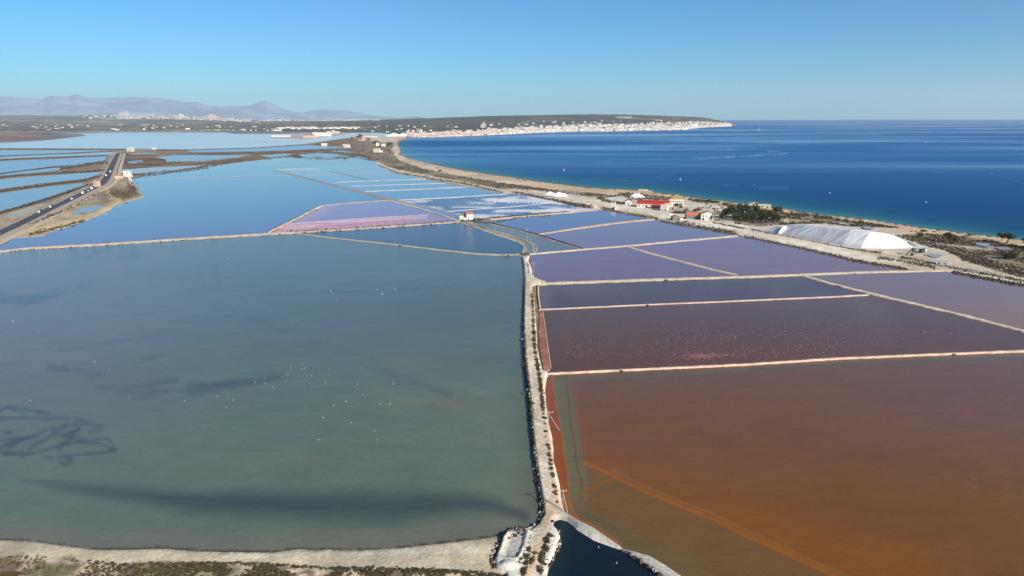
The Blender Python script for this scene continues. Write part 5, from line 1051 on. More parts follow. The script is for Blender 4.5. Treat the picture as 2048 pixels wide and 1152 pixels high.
# ------------------------------------------------------------------ boats, buoys, birds
def boat(px, py, L, sail, label, cat='boat'):
    e = empty('boat' if not sail else 'sailing_boat', G(px, py, 0.0), rnd.uniform(-.6, .6)); tag(e, label, cat)
    h = L * .12; v = [(-L/2, -L*.14, h), (L*.2, -L*.16, h), (L/2, 0, h*1.3), (L*.2, L*.16, h), (-L/2, L*.14, h), (-L*.42, -L*.08, -.2), (L*.18, -L*.09, -.2), (L*.38, 0, -.2), (L*.18, L*.09, -.2), (-L*.42, L*.08, -.2)]
    MB().add(v, [(0, 1, 2, 3, 4), (9, 8, 7, 6, 5), (0, 5, 6, 1), (1, 6, 7, 2), (2, 7, 8, 3), (3, 8, 9, 4), (4, 9, 5, 0)]).build('hull', M['hull'], e)
    if sail:
        MB().tube((0, 0, h), (0, 0, L*1.3), .02*L, .01*L).build('mast', M['pole'], e); MB().add([(-L*.03, .05, h*2), (-L*.45, .05, h*2.2), (-L*.03, .05, L*1.25), (-L*.03, -.05, h*2), (-L*.45, -.05, h*2.2), (-L*.03, -.05, L*1.25)], [(0, 1, 2), (5, 4, 3), (0, 3, 4, 1), (1, 4, 5, 2), (2, 5, 3, 0)]).build('sail', M['paintw'], e)
    else: MB().box(-L*.12, L*.12, -L*.08, L*.08, h, h*2.4).build('cabin', M['hull'], e)
boat(1517.5, 261, 20, True, 'white sailing boat off the tip of the cape')
for a_ in [(1508.5, 370, 3, False, 'small white boat below the pale slick right of the beach bend'), (1659.5, 386, 3, False, 'small white boat offshore above the huge salt pile'), (1852, 405, 3, False, 'small white boat offshore at the far right'),
           (1851, 285, 9, False, 'small grey boat in the far open sea'), (1128.5, 341.5, 3.5, True, 'tiny sailing boat off the middle of the beach'), (1361, 360, 3.2, True, 'tiny sailing boat off the salt factory'), (1375, 258.5, 20, False, 'blue-white boat moored at the harbour mole')]: boat(*a_)
def bird_mesh():
    m = MB(); n = 8
    ringz = [(-.5, .03, .25), (-.3, .16, .22), (0, .2, .24), (.25, .13, .3), (.38, .05, .42), (.42, .045, .62), (.5, .07, .7), (.62, .02, .66)]
    for (x0, r0, z0), (x1, r1, z1) in zip(ringz[:-1], ringz[1:]): m.tube((x0, 0, z0), (x1, 0, z1), r0, r1, n)
    return m.build('bird', M['feather'])
b0 = bird_mesh(); first = True
B2P = [(360, 90), (480, 60), (556, 97), (298, 64), (154, 258), (654, 242), (942, 260), (1104, 240), (1145, 213), (1159, 252), (1186, 257), (1152, 294), (1298, 165), (1352, 150), (1351, 171), (1390, 190)]
B3P = [(262, 73), (261, 98), (280, 94), (207, 94), (193, 127), (289, 134), (313, 134), (181, 162), (78, 149), (78, 171), (117, 190), (386, 157), (384, 168), (403, 97), (547, 176), (577, 228), (491, 265), (428, 283), (666, 276), (715, 274), (709, 279), (729, 174), (372, 346), (515, 370), (635, 414), (350, 458), (651, 460)]
BP = [(x / 2.548, 700 + y / 2.548, 'scattered over the green pan') for x, y in B2P] + [(500 + x / 2.548, 700 + y / 2.548, '') for x, y in B3P] + [(500 + x / 3.657, 400 + y / 3.657, '') for x, y in [(963, 686), (968, 690), (640, 736), (562, 667), (590, 666), (930, 655), (1063, 651)]] + [(x / 3.657, 400 + y / 3.657, '') for x, y in [(282, 963), (40, 1035), (1670, 427), (95, 885)]]
for i, (px, py, _) in enumerate(BP):
    o = b0 if first else b0.copy()
    if not first: COL.objects.link(o)
    first = False; s = rnd.uniform(.40, .58) * (1.3 if py < 650 else 1); o.scale = (s, s, s); o.location = tuple(G(px, py, 1.34)); o.rotation_euler = (0, 0, rnd.uniform(0, 6.28))
    tag(o, 'white wading bird, one of the specks scattered over the large green pan', 'bird', 'white birds on the large green pan')
for px, py, l_ in [(950 + 1047 / 4.235, 880 + 912 / 4.235, 'white bird alone in the upper part of the dark channel'), (950 + 1200 / 4.235, 880 + 1046 / 4.235, 'white bird alone in the lower part of the dark channel')]:
    o = b0.copy(); COL.objects.link(o); o.scale = (.55, .55, .55); o.location = tuple(G(px, py, 1.36)); tag(o, l_, 'bird', None)
    if 'group' in o: del o['group']

# ------------------------------------------------------------------ plants
def scatter(name, templates, pos, scl, rot, colr, mat, kind='stuff', parent=None):
    """many small plants or stones as one mesh"""
    Vs, Fs, Cs = [], [], []; base = 0
    tid = nr.randint(0, len(templates), len(pos))
    for k, (tv, tf) in enumerate(templates):
        sel = np.where(tid == k)[0]
        if not len(sel): continue
        c_, s_ = np.cos(rot[sel]), np.sin(rot[sel])
        v = tv[None] * scl[sel][:, None, :]
        x = v[..., 0] * c_[:, None] - v[..., 1] * s_[:, None]; y = v[..., 0] * s_[:, None] + v[..., 1] * c_[:, None]
        v = np.stack([x, y, v[..., 2]], -1) + pos[sel][:, None]
        Vs.append(v.reshape(-1, 3)); Fs.append((tf[None] + (np.arange(len(sel)) * len(tv))[:, None, None]).reshape(-1, 3) + base); base += len(sel) * len(tv)
        cc = colr[sel][:, None] * (.75 + .5 * nr.rand(len(sel), len(tv), 1)); Cs.append(cc.reshape(-1, 3))
    o = link_mesh(name, np.concatenate(Vs), np.concatenate(Fs), mat, parent, cols=np.concatenate(Cs))
    if kind: o['kind'] = kind
    return o
def blob_t(n_up=6, seed=0):
    r = np.random.RandomState(seed); v = [(0, 0, 1.0)]; f = []
    for k, (rr, zz) in enumerate([(.62, .78), (1.0, .35), (.85, 0)]):
        for i in range(n_up): a_ = 2 * math.pi * (i + .5 * (k % 2)) / n_up; q = r.uniform(.75, 1.2); v.append((rr * q * math.cos(a_), rr * q * math.sin(a_), zz * r.uniform(.8, 1.2)))
    for i in range(n_up): f.append((0, 1 + i, 1 + (i + 1) % n_up))
    for k in range(2):
        a_, b_ = 1 + k * n_up, 1 + (k + 1) * n_up
        for i in range(n_up): j = (i + 1) % n_up; f += [(a_ + i, b_ + i, b_ + j), (a_ + i, b_ + j, a_ + j)]
    return np.array(v), np.array(f)
def leafy_t(n=46, seed=0, flat=.6):
    r = np.random.RandomState(seed); v, f = [], []
    for i in range(n):
        d = r.normal(size=3); d[2] = abs(d[2]); d /= np.linalg.norm(d); c_ = d * r.uniform(.45, 1.0) * [1, 1, flat / .6 * .8]
        a_ = r.normal(size=3); a_ /= np.linalg.norm(a_); b_ = np.cross(a_, d + .01); b_ /= np.linalg.norm(b_); s = r.uniform(.2, .38)
        k = len(v); v += [c_ + a_ * s, c_ - a_ * s * .6 + b_ * s * .7, c_ - a_ * s * .6 - b_ * s * .7]; f.append((k, k + 1, k + 2))
    return np.array(v), np.array(f)
BLOBS = [blob_t(5, s) for s in range(4)]; LEAFY = [leafy_t(40, s) for s in range(5)]; OCT = [(np.array([(0, 0, 1.), (1, 0, .25), (0, 1, .25), (-1, 0, .25), (0, -1, .25), (0, 0, 0)]), np.array([(0, 1, 2), (0, 2, 3), (0, 3, 4), (0, 4, 1), (5, 2, 1), (5, 3, 2), (5, 4, 3), (5, 1, 4)]))]
def cols_of(n, pal, k=.72):
    p_ = np.array([lin(*c, k) for c in pal]); a_ = nr.randint(0, len(p_), n); return p_[a_] * nr.uniform(.8, 1.25, (n, 1))
DRY = [(92, 84, 62), (112, 98, 76), (78, 76, 52), (124, 106, 84), (86, 72, 58)]
def place(px, py, smin, smax, hr=.6, z=1.3):
    n = len(px); pos = G(px, py, z); s = nr.uniform(smin, smax, n) ** 1.0; return pos, np.stack([s, s * nr.uniform(.7, 1.2, n), s * hr * nr.uniform(.7, 1.3, n)], -1), nr.uniform(0, 6.28, n)
def fill(poly, n, dens=None):
    xs_, ys_ = zip(*poly); px = nr.uniform(min(xs_), max(xs_), n * 4); py = nr.uniform(min(ys_), max(ys_), n * 4); m = inside(px, py, poly)
    if dens is not None: W = G(px, py, 1.3); m &= nr.rand(len(px)) < dens(px, py, W)
    return px[m][:n], py[m][:n]
def along(line, n, wd):
    b = np.array(resample(line, 2)); i = nr.uniform(0, len(b) - 1, n); j = i.astype(int); f = (i - j)[:, None]; q = b[j] * (1 - f) + b[np.minimum(j + 1, len(b) - 1)] * f
    return q[:, 0] + nr.normal(0, wd * .25, n), q[:, 1] + nr.normal(0, wd * .4, n)
clump = lambda s: (lambda px, py, W: sstep(.34, .58, fbm(W[:, 0] * s, W[:, 1] * s * .8, 3, 171)))
Px, Py, S0, S1_ = [], [], [], []
for poly, n, a_, b_, dn in [(SCRUB[0], 9500, .9, 2.4, clump(.02)), (SCRUB[1], 2400, .7, 2.2, clump(.05)), (SCRUB[2], 9000, .45, 1.3, clump(.05)), (SCRUB[3], 260, .7, 2, clump(.05)), (SCRUB[4], 420, .8, 2.2, clump(.04))]:
    x, y = fill(poly, n, dn); Px.append(x); Py.append(y); S0.append(np.full(len(x), a_)); S1_.append(np.full(len(x), b_))
for ln, n, wd, a_, b_ in [([(1488, 473.5), (1500, 475), (1607, 497), (1714, 522), (1815, 539)], 1300, 4.5, .4, .85), ([(1203, 417.5), (1230, 422), (1270, 430), (1315, 437.5)], 500, 4, .5, 1.1), ([(1318, 441), (1386, 453), (1475, 468.5)], 700, 4.5, .45, 1.0), ([(1350, 443), (1400, 452), (1470, 465)], 300, 5, .6, 1.2),
                       ([(1025, 384), (1117, 402), (1172, 414)], 420, 3.4, .8, 1.8), ([(1125, 405), (1150, 410), (1182, 414)], 320, 5, .8, 2), ([(756, 330), (793, 345), (852, 355), (940, 370), (1005, 385)], 700, 2.0, .8, 1.7), ([(1800, 514), (1840, 522), (1870, 528), (1930, 540), (1990, 551), (2048, 563), (2200, 590)], 1400, 4, .4, .85),
                       ([(1905, 545), (1960, 555), (2048, 571), (2200, 598)], 1100, 4.5, .45, 1.0), ([(1895, 500), (1925, 514), (1990, 532), (2048, 548)], 700, 4, .5, 1.1), ([(1503, 459), (1580, 474), (1700, 497.5), (1762, 506)], 420, 2, .5, 1.0), ([(1424, 445), (1490, 457)], 160, 1.6, .6, 1.1), ([(1755, 515), (1800, 522), (1870, 534)], 420, 5, .4, .9),
                       ([(1195, 397), (1215, 402), (1245, 408)], 200, 3.5, .8, 1.8), ([(1195, 397), (1230, 392), (1260, 386)], 200, 2.4, .8, 1.8), ([(1240, 407), (1250, 404), (1262, 399), (1300, 398)], 90, 2, .8, 1.8),
                       ([(1924, 518), (1960, 528), (2000, 537)], 300, 4, .5, 1.0), (L_TOP[1:], 380, 4.5, .5, 1.1), ([(582, 465), (660, 460.5), (801, 451.5), (921, 443)], 620, 3.5, .6, 1.4), ([(536, 466), (560, 453.5), (600, 434), (632, 417)], 200, 4, .6, 1.3), ([(950, 440), (985, 436), (1081, 427.5), (1140, 423)], 300, 1.2, .7, 1.5),
                       ([(985, 446), (1020, 439), (1050, 433), (1100, 430.5)], 90, 2.4, .7, 1.4), ([(883, 501), (1010, 511), (1040, 510)], 60, 3, .5, 1.1), ([(1100, 566), (1300, 559.5), (1600, 549), (1880, 541)], 70, 3.5, .4, .9), ([(1250, 493), (1476, 473)], 30, 3, .4, .9),
                       ([(946, 439), (958, 438), (962, 441)], 60, 3, .6, 1.3)]:
    x, y = along(ln, n, wd); Px.append(x); Py.append(y); S0.append(np.full(len(x), a_)); S1_.append(np.full(len(x), b_))
Px, Py, S0, S1_ = map(np.concatenate, (Px, Py, S0, S1_)); pos = G(Px, Py, 1.3); s = S0 + (S1_ - S0) * nr.rand(len(Px)) ** 1.7
ok = (dist_line(Px, Py, SHORE) > 3.5); pos, s = pos[ok], s[ok]
scatter('dune_scrub', BLOBS, pos, np.stack([s, s, s * nr.uniform(.5, .9, len(s))], -1), nr.uniform(0, 6.28, len(s)), cols_of(len(s), DRY, .62), M['leaf'])
# marsh vegetation left
Px, Py = [], []
for ln, n, wd in [(wz([(0, 552), (600, 552), (1000, 556)]), 500, 1.5), (wz([(0, 610), (400, 592), (900, 570)]), 260, 1.0), (wz([(0, 640), (500, 615), (860, 602)]), 260, 1.2), (wz([(0, 750), (200, 724), (500, 690)]), 260, 1.0), (wz([(480, 705), (700, 680), (860, 660)]), 500, 6), (wz([(0, 778), (300, 752), (860, 718)]), 400, 3),
                (wz([(0, 888), (200, 862), (400, 835), (650, 808), (850, 760)]), 800, 3.4), (wz([(0, 1060), (200, 1002), (400, 940), (560, 885), (700, 840)]), 500, 2), ([(240, 352), (350, 341), (512, 318)], 500, 3), ([(250, 305), (420, 308), (640, 301)], 700, 4), ([(245, 318), (300, 330), (400, 326), (520, 312)], 700, 6),
                ([(262, 356), (300, 350), (420, 335)], 300, 3), ([(220, 385), (250, 392), (272, 378), (255, 370)], 500, 12), ([(60, 470), (130, 452), (170, 440)], 200, 4), ([(20, 462), (120, 425), (200, 385)], 300, 4), ([(640, 303), (700, 305), (745, 318)], 500, 5), ([(560, 313), (640, 318), (700, 318)], 200, 3)]:
    x, y = along(ln, n, wd); Px.append(x); Py.append(y)
Px, Py = np.concatenate(Px), np.concatenate(Py); ps, sc_, rt = place(Px, Py, .8, 2.4, .6, 1.6); scatter('marsh_reeds', BLOBS, ps, sc_ * .7, rt, cols_of(len(Px), [(96, 78, 60), (110, 90, 66), (86, 80, 56), (78, 66, 54)], .65), M['leaf'])
# shore scrub nearest the camera
top_line = lambda x: np.interp(x, [-400, 0, 90, 180, 260, 330, 460, 560, 650, 730, 850, 960, 1010], [1112, 1112, 1114, 1122, 1128, 1126, 1124, 1128, 1134, 1136, 1137, 1144, 1150])
px = nr.uniform(-350, 1035, 38000); py = nr.uniform(1106, 1230, 38000); W = G(px, py, 1.5)
dn = sstep(.44, .56, fbm(W[:, 0] * .16, W[:, 1] * .16, 4, 181)) * np.interp(px, [-300, 150, 260, 450, 560, 1000], [.05, .25, .6, 1, .9, 1]); dn = np.maximum(dn, sstep(-1, 1, py - top_line(px)) * sstep(7, 2, py - top_line(px)) * (px > 450) * .9)
m_ = (nr.rand(len(px)) < dn) & (py > top_line(px) + nr.normal(0, 1.2, len(px))); px, py = px[m_], py[m_]
ps, sc_, rt = place(px, py, .2, .6, .8, 1.5); pal = cols_of(len(px), [(92, 80, 62), (110, 92, 76), (84, 82, 48), (72, 66, 48), (98, 102, 52)], .7); scatter('saltmarsh_scrub', LEAFY, ps, sc_, rt, pal, M['leaf'])
def cz(px, py):
    px, py = np.asarray(px, float), np.asarray(py, float)
    return 1.25 + sstep(0, 1, dist_line(px, py, CAUSE + [CAUSE[0]]) / np.interp(py, [510, 700, 1000], [1.6, 2.6, 7])) * np.interp(py, [510, 1000, 1030, 1100], [1.5, 1.5, 1.3, 1.0])
# low growth along the causeway edges
Px, Py = [], []
for ln, n, wd in [([(1047, 560), (1047.5, 650), (1049, 700), (1054, 745)], 420, 2.5), ([(1054, 745), (1060, 800), (1064, 860), (1067, 900)], 260, 4), ([(1064, 585), (1067.5, 640), (1069.5, 700), (1077, 745)], 330, 4), ([(1078, 745), (1084, 790), (1087, 820)], 170, 6), ([(1098, 880), (1098, 905), (1104, 945), (1110, 985), (1115, 1005)], 60, 6),
                ([(1094, 1062), (1094, 1085), (1087, 1105), (1082, 1125), (1080, 1150)], 70, 11), ([(1058, 1095), (1053, 1125), (1046, 1148)], 40, 8), ([(1070, 1105), (1062, 1128)], 16, 3), ([(1046, 530), (1056, 528), (1058, 545)], 30, 3), ([(1050, 505), (1058, 509)], 16, 2)]:
    x, y = along(ln, n, wd); Px.append(x); Py.append(y)
Px, Py = np.concatenate(Px), np.concatenate(Py); ps, sc_, rt = place(Px, Py, .25, .95, .8, cz(Px, Py)); scatter('causeway_herbs', LEAFY, ps, sc_, rt, cols_of(len(Px), [(104, 96, 62), (88, 84, 54), (120, 104, 78), (70, 62, 48)], .7), M['leaf'])
# shrubs one can pick out
ORD = ['first', 'second', 'third', 'fourth', 'fifth', 'sixth', 'seventh', 'eighth', 'ninth', 'tenth', 'eleventh', 'twelfth', 'thirteenth', 'fourteenth', 'fifteenth', 'sixteenth', 'seventeenth', 'eighteenth', 'nineteenth', 'twentieth']
def nth(i):
    return ORD[i] if i < 20 else 'twenty-' + ORD[i - 20]
def shrub_mesh(seed, n=150):
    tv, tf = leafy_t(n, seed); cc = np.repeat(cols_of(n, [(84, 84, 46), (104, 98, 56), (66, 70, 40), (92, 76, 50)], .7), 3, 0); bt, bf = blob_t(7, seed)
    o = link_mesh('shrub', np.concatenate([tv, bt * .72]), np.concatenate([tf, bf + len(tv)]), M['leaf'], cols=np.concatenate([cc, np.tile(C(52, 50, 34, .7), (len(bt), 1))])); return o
SH = [shrub_mesh(s) for s in range(40, 44)]; used = [False] * 4
def shrub(px, py, wpx, label, group=None, z=2.2, hr=.7, name='shrub'):
    k = rnd.randrange(4); o = SH[k] if not used[k] else SH[k].copy()
    if used[k]: COL.objects.link(o)
    used[k] = True; z = float(cz(px, py)) if z > 1.8 else z; b = G(px, py, z); r = wpx / 2 * math.hypot(math.hypot(b[0], b[1]), CAM_H) / FPX; o.name = name
    o.location = tuple(b - np.array([0, 0, .1])); o.scale = (r, r * rnd.uniform(.8, 1.1), r * hr); o.rotation_euler = (0, 0, rnd.uniform(0, 6.28)); return tag(o, label, 'shrub', group)
z7 = lambda x, y: (960 + x / 7.577, 1000 + y / 7.577); b4 = lambda x, y: (1000 + x / 4.115, 620 + y / 4.115); z5 = lambda x, y: (1030 + x / 14.4, 580 + y / 14.4)
SF = []
for (x, y), w_ in [(z7(1095, 320), 7), (z7(1065, 540), 11), (z7(1035, 500), 6), (z7(985, 685), 8), (z7(965, 760), 7), (z7(975, 810), 7), (z7(935, 870), 4.5), (z7(1020, 905), 4.5), (z7(930, 940), 10), (z7(985, 975), 8), (z7(915, 1075), 12), (z7(745, 740), 8), (z7(805, 915), 5), (z7(720, 880), 6), (z7(765, 1020), 5), (z7(640, 1090), 8), (z7(1110, 550), 5), (z7(1020, 590), 5)]:
    SF.append((x, y, w_))
for side in (0, 1):
    for k, (x, y, w_) in enumerate(sorted([q for q in SF if (q[0] > 1075) == bool(side)], key=lambda q: q[1])):
        shrub(x, y, w_ * 1.15, 'olive brown shrub, %s from the fork on the %s side of the south track' % (nth(k), ('left', 'right')[side]), 'shrubs beside the track south of the fork', z=1.9)
CR = []
for (x, y), w_ in [(b4(365, 890), 9), (b4(355, 828), 6), (b4(353, 855), 5), (b4(368, 938), 5), (b4(378, 1000), 8), (b4(370, 1048), 4), (b4(268, 85), 6), (b4(272, 135), 6), (b4(280, 190), 8), (b4(276, 250), 8), (b4(283, 285), 8), (b4(292, 345), 6), (b4(300, 410), 8), (b4(310, 455), 9), (b4(315, 490), 9), (b4(322, 530), 9), (b4(328, 570), 8), (b4(336, 620), 7), (b4(338, 670), 7), (b4(343, 715), 7), (b4(350, 750), 6), (b4(268, 770), 7), (b4(272, 825), 6), (z5(485, 400), 5), (z5(505, 870), 6), (z5(490, 325), 4), (z5(520, 490), 4), (z5(515, 1000), 5), (z5(520, 210), 3)]:
    CR.append((x, y, w_))
for k, (x, y, w_) in enumerate(sorted(CR, key=lambda q: q[1])): shrub(x, y, w_ * 1.35, 'dark green shrub, %s from the top in the row along the causeway' % nth(k), 'shrubs in a row along the causeway', z=2.4)
z2b = lambda x, y: (1800 + x / 8.23, 440 + y / 8.23); zz8 = lambda x, y: (1500 + x / 5.689, 380 + y / 5.689)
DN = [(z2b(390, 185), 11), (z2b(187, 188), 4), (z2b(260, 188), 4), (z2b(563, 195), 5), (z2b(740, 245), 8), (z2b(825, 242), 6), (z2b(1150, 252), 8), (z2b(1090, 254), 5), (zz8(905, 325), 15), (zz8(1000, 342), 10), (zz8(1095, 354), 11), (zz8(1180, 362), 5), (zz8(1262, 362), 10), (zz8(810, 304), 6), (zz8(740, 306), 5), (zz8(640, 294), 10), (zz8(475, 251), 6), (zz8(770, 272), 4), (zz8(1200, 334), 5), (zz8(1420, 414), 9)]
for k, ((x, y), w_) in enumerate(sorted(DN, key=lambda q: q[0][0])):
    shrub(x, y, w_, 'dark rounded shrub, %s from the left on the sand behind the huge salt pile' % nth(k), 'dark dune shrubs on the beach sand', z=1.4, hr=.75, name='dune_shrub')
BS = [(1174, 374, 3), (1230, 380.7, 4), (1211, 377.3, 3), (1307, 387.5, 4), (1349, 391.2, 3), (1325, 390.4, 4), (1294, 391, 6), (1312, 393.5, 6), (1325, 394, 7), (1283, 387.5, 6), (1266, 387, 5), (1380, 398, 7), (1368, 396.5, 5), (1418, 404, 16), (1432, 405.5, 14), (1450, 408.5, 10), (1395, 401, 12), (1340, 395, 5), (1120, 366, 3), (1080, 364, 3), (1036, 358, 4), (1000, 355, 3), (960, 349, 4), (930, 345, 3), (900, 340, 3), (875, 336, 4), (850, 330, 4), (1050, 362, 5), (1144, 372, 5), (880, 342, 9)]
for k, (x, y, w_) in enumerate(sorted(BS)):
    shrub(x, y, w_ * 1.1, 'dark shrub, %s from the far end along the beach towards the factory' % (nth(k) if k < 29 else 'last'), 'dark shrubs along the long beach', z=1.4, hr=.7, name='beach_shrub')
# trees
def crown(name, R_, Hc, zc, parent, seed, pal, n=420, leaf=.55, lobes=7):
    r = np.random.RandomState(seed); ce = [(r.uniform(-.55, .55) * R_, r.uniform(-.55, .55) * R_, zc + r.uniform(-.3, .35) * Hc, r.uniform(.4, .65)) for _ in range(lobes)]
    V, F, Cc = [], [], []
    pal_ = np.array([lin(*c, .72) for c in pal])
    for i in range(n):
        cx, cy, cz, q = ce[i % lobes]; d = r.normal(size=3); d /= np.linalg.norm(d); rr = r.uniform(.55, 1) ** .6
        c_ = np.array([cx, cy, cz]) + d * rr * np.array([R_ * q, R_ * q, Hc * .5 * q * 1.3]); a_ = r.normal(size=3); a_ /= np.linalg.norm(a_); b_ = np.cross(a_, r.normal(size=3)); b_ /= np.linalg.norm(b_); s = leaf * r.uniform(.6, 1.3); k = len(V)
        V += [c_ + a_ * s, c_ + b_ * s * .7, c_ - a_ * s, c_ - b_ * s * .7]; F.append((k, k + 1, k + 2, k + 3)); Cc += [pal_[(i % lobes + r.randint(0, 2)) % len(pal_)] * r.uniform(.7, 1.3)] * 4
    return link_mesh(name, V, F, M['leaf'], parent, cols=np.array(Cc))
PINE = [(64, 74, 42), (84, 92, 52), (52, 62, 38), (98, 100, 60)]
def tree(px, py, wpx, hpx, label, name='pine_tree', bare=.35, seed=0, group=None, lean=0.0, pal=PINE, z=1.3, n=420):
    b = G(px, py, z); k = FPX / math.hypot(math.hypot(b[0], b[1]), CAM_H); R_ = wpx / 2 / k; H = hpx / k * 1.02; e = empty(name, b, rnd.uniform(0, 6.28) if not lean else 0); tag(e, label, 'tree', group)
    Hc = H * (1 - bare); zc = H - Hc * .5; m = MB(); m.tube((0, 0, -.2), (lean * .5, 0, H * .5), R_ * .09 + .12, R_ * .07 + .08, 8)
    for a_ in (.3, 2.3, 4.4): m.tube((lean * .5, 0, H * .48), (lean + R_ * .5 * math.cos(a_), R_ * .5 * math.sin(a_), zc), R_ * .05 + .06, .04, 6)
    m.build('trunk', M['trunk'], e); c_ = crown('crown', R_, Hc, zc, e, seed, pal, n, max(.3, R_ * .13)); c_.location = (lean, 0, 0)
ti = 0
GR = [(1452, 436, 22, 20), (1466, 438, 22, 22), (1482, 437, 22, 21), (1497, 437, 26, 25), (1512, 434, 24, 22), (1460, 430, 18, 18), (1478, 428, 20, 17), (1530, 441, 26, 20), (1546, 441, 24, 20), (1551, 430, 18, 15), (1560, 428, 14, 12), (1520, 440, 16, 14), (1537, 432, 18, 12), (1505, 441, 20, 16), (1444, 440, 14, 12), (1556, 440, 14, 13), (1490, 441, 22, 14), (1470, 441, 20, 13)]
for x, y, w_, h_ in GR:
    row = [q for q in GR if (q[1] >= 436) == (y >= 436)]; k = sorted(row).index((x, y, w_, h_))
    tree(x, y, w_, h_, 'bushy pine, %s from the left in the %s row of the dense grove' % (nth(k), 'front' if y >= 436 else 'back'), 'pine_tree', .12, 300 + ti, 'pines of the dense grove', pal=PINE, n=520); ti += 1
for x, y, w_, h_, l_ in [(1372, 427, 12, 12, 'broad grey-green tree just right of the grey canopy shed'), (1398, 422, 12, 8, 'grey-green tree behind the right half of the low orange-roofed cottage'), (1390, 425, 14, 7, 'grey-green tree behind the left half of the low orange-roofed cottage'), (1362, 417, 11, 5, 'flat grey-green bush tree below the ochre-roofed warehouse'), (1345, 421, 5, 6, 'small round tree right of the narrow white two-storey house'), (1351, 413, 9, 5, 'low bushy tree against the warehouse wall')]:
    tree(x, y, w_, h_, l_, 'bushy_tree', .1, 340 + ti, 'bushy trees between the warehouse and cottages', pal=[(92, 92, 68), (76, 80, 56), (112, 102, 82)], n=240); ti += 1
tree(1898, 485.5, 20, 17, 'single rounded pine casting a long shadow on the right-hand dune scrub', bare=.25, seed=401); tree(1908, 486, 12, 9, 'small pine tucked against the right of the single rounded pine', bare=.2, seed=402)
tree(2014, 486.5, 26, 16, 'umbrella pine with bare trunk near the beach at far right', bare=.55, seed=403, lean=1.5); tree(2004, 481, 12, 12, 'small leaning pine left of the umbrella pine near the beach', bare=.45, seed=404, lean=-1.0)
tree(2016, 519, 22, 12, 'broad low bush-like pine in the grey scrub at far right', bare=.05, seed=405); tree(1838, 474.5, 12, 9, 'squat green tree in the scrub right of the huge salt pile', bare=.1, seed=406); tree(2060, 497, 26, 16, 'pine cut by the right edge of the view', bare=.4, seed=407)
def palm(px, py, hpx, label, seed):
    b = G(px, py, 1.3); k = FPX / math.hypot(math.hypot(b[0], b[1]), CAM_H); H = hpx / k; r = np.random.RandomState(seed); e = empty('palm_tree', b, r.uniform(0, 6)); tag(e, label, 'palm', 'palms round the farmhouse')
    m = MB(); m.tube((0, 0, -.2), (.15, 0, H * .5), .32, .26, 8); m.tube((.15, 0, H * .5), (.1, 0, H - 1.2), .26, .22, 8); m.build('trunk', M['trunk'], e); V, F, Cc = [], [], []
    for i in range(22):
        a_ = 2 * math.pi * i / 22 + r.uniform(-.1, .1); up = r.uniform(-.2, 1.0); L = r.uniform(2.2, 3.1); q = np.array([.1, 0, H - 1.2]); w0 = .18; side = np.array([-math.sin(a_), math.cos(a_), 0]); dirn = np.array([math.cos(a_), math.sin(a_), up]); dirn /= np.linalg.norm(dirn); base = len(V)
        for s_ in range(5): wd = [.12, .42, .5, .38, .05][s_]; V += [q + side * wd, q - side * wd + [0, 0, -.05]]; q = q + dirn * L / 4; dirn = dirn + [0, 0, -.42]; dirn /= np.linalg.norm(dirn)
        for s_ in range(4): F.append((base + 2*s_, base + 2*s_ + 1, base + 2*s_ + 3, base + 2*s_ + 2))
        Cc += [lin(*[(108, 104, 74), (92, 92, 62), (124, 108, 82)][r.randint(3)], .75)] * 10
    link_mesh('crown', V, F, M['leaf'], e, cols=np.array(Cc))
for i, (x, y, h_) in enumerate([(1411.5, 420, 13), (1421, 422, 12), (1428, 432, 16), (1434, 434, 18), (1431, 441, 20), (1437, 442, 20), (1426, 428, 13), (1405, 424, 11), (1443, 428, 14), (1353, 413, 8), (1355.5, 413.5, 7), (1362, 413.5, 7), (1446.5, 443.5, 11), (1424, 441, 9), (1439, 440, 16), (1416, 426, 12)]):
    palm(x, y, h_, 'dusty palm with a drooping crown among those round the farmhouse and warehouse', 500 + i)
for i, (x, y, w_, h_) in enumerate([(719, 275.5, 13, 6), (737, 281, 8, 4), (755, 287, 16, 5), (780, 290, 14, 4), (704, 277, 6, 3)]): tree(x, y, w_, h_, 'dark distant tree clump beside the last houses of the coast strip', 'dark_tree', .1, 600 + i, 'dark trees near the last coastal houses', n=300)

# ------------------------------------------------------------------ rocks
def rock_t(seed):
    r = np.random.RandomState(seed); v = r.normal(size=(10, 3)); v /= np.linalg.norm(v, axis=1)[:, None]; v *= r.uniform(.75, 1.1, (10, 1))
    import bmesh as bm_; b = bm_.new()
    for q in v: b.verts.new(q)
    bm_.ops.convex_hull(b, input=b.verts); bm_.ops.triangulate(b, faces=b.faces); b.verts.index_update(); vv = np.array([q.co[:] for q in b.verts]); ff = np.array([[q.index for q in f.verts] for f in b.faces]); b.free(); return vv, ff
ROCK = [rock_t(s) for s in range(6)]
off = [(x + 1.6, y) for x, y in CW_L[3:]] + [(1080, 1042), (1075, 1050), (1066, 1056), (1055, 1062)]
x1_, y1_ = along(off, 3000, 5.5); x2, y2 = along([(1050, 1062), (1034, 1062), (1016, 1067), (1005, 1078), (997, 1098), (988, 1118), (988, 1136)], 1100, 8); x3, y3 = along([(1052, 1064), (1056, 1075), (1050, 1092), (1045, 1110), (1036, 1126), (1012, 1124)], 500, 5); x4, y4 = along([(1116, 1059), (1121, 1074), (1117, 1095), (1106, 1117), (1098, 1135)], 120, 1.2)
x5, y5 = along([(1245, 1100), (1268, 1113), (1295, 1131), (1322, 1150), (1370, 1190)], 160, 2.4); px = np.concatenate([x1_, x2, x3, x4, x5]); py = np.concatenate([y1_, y2, y3, y4, y5])
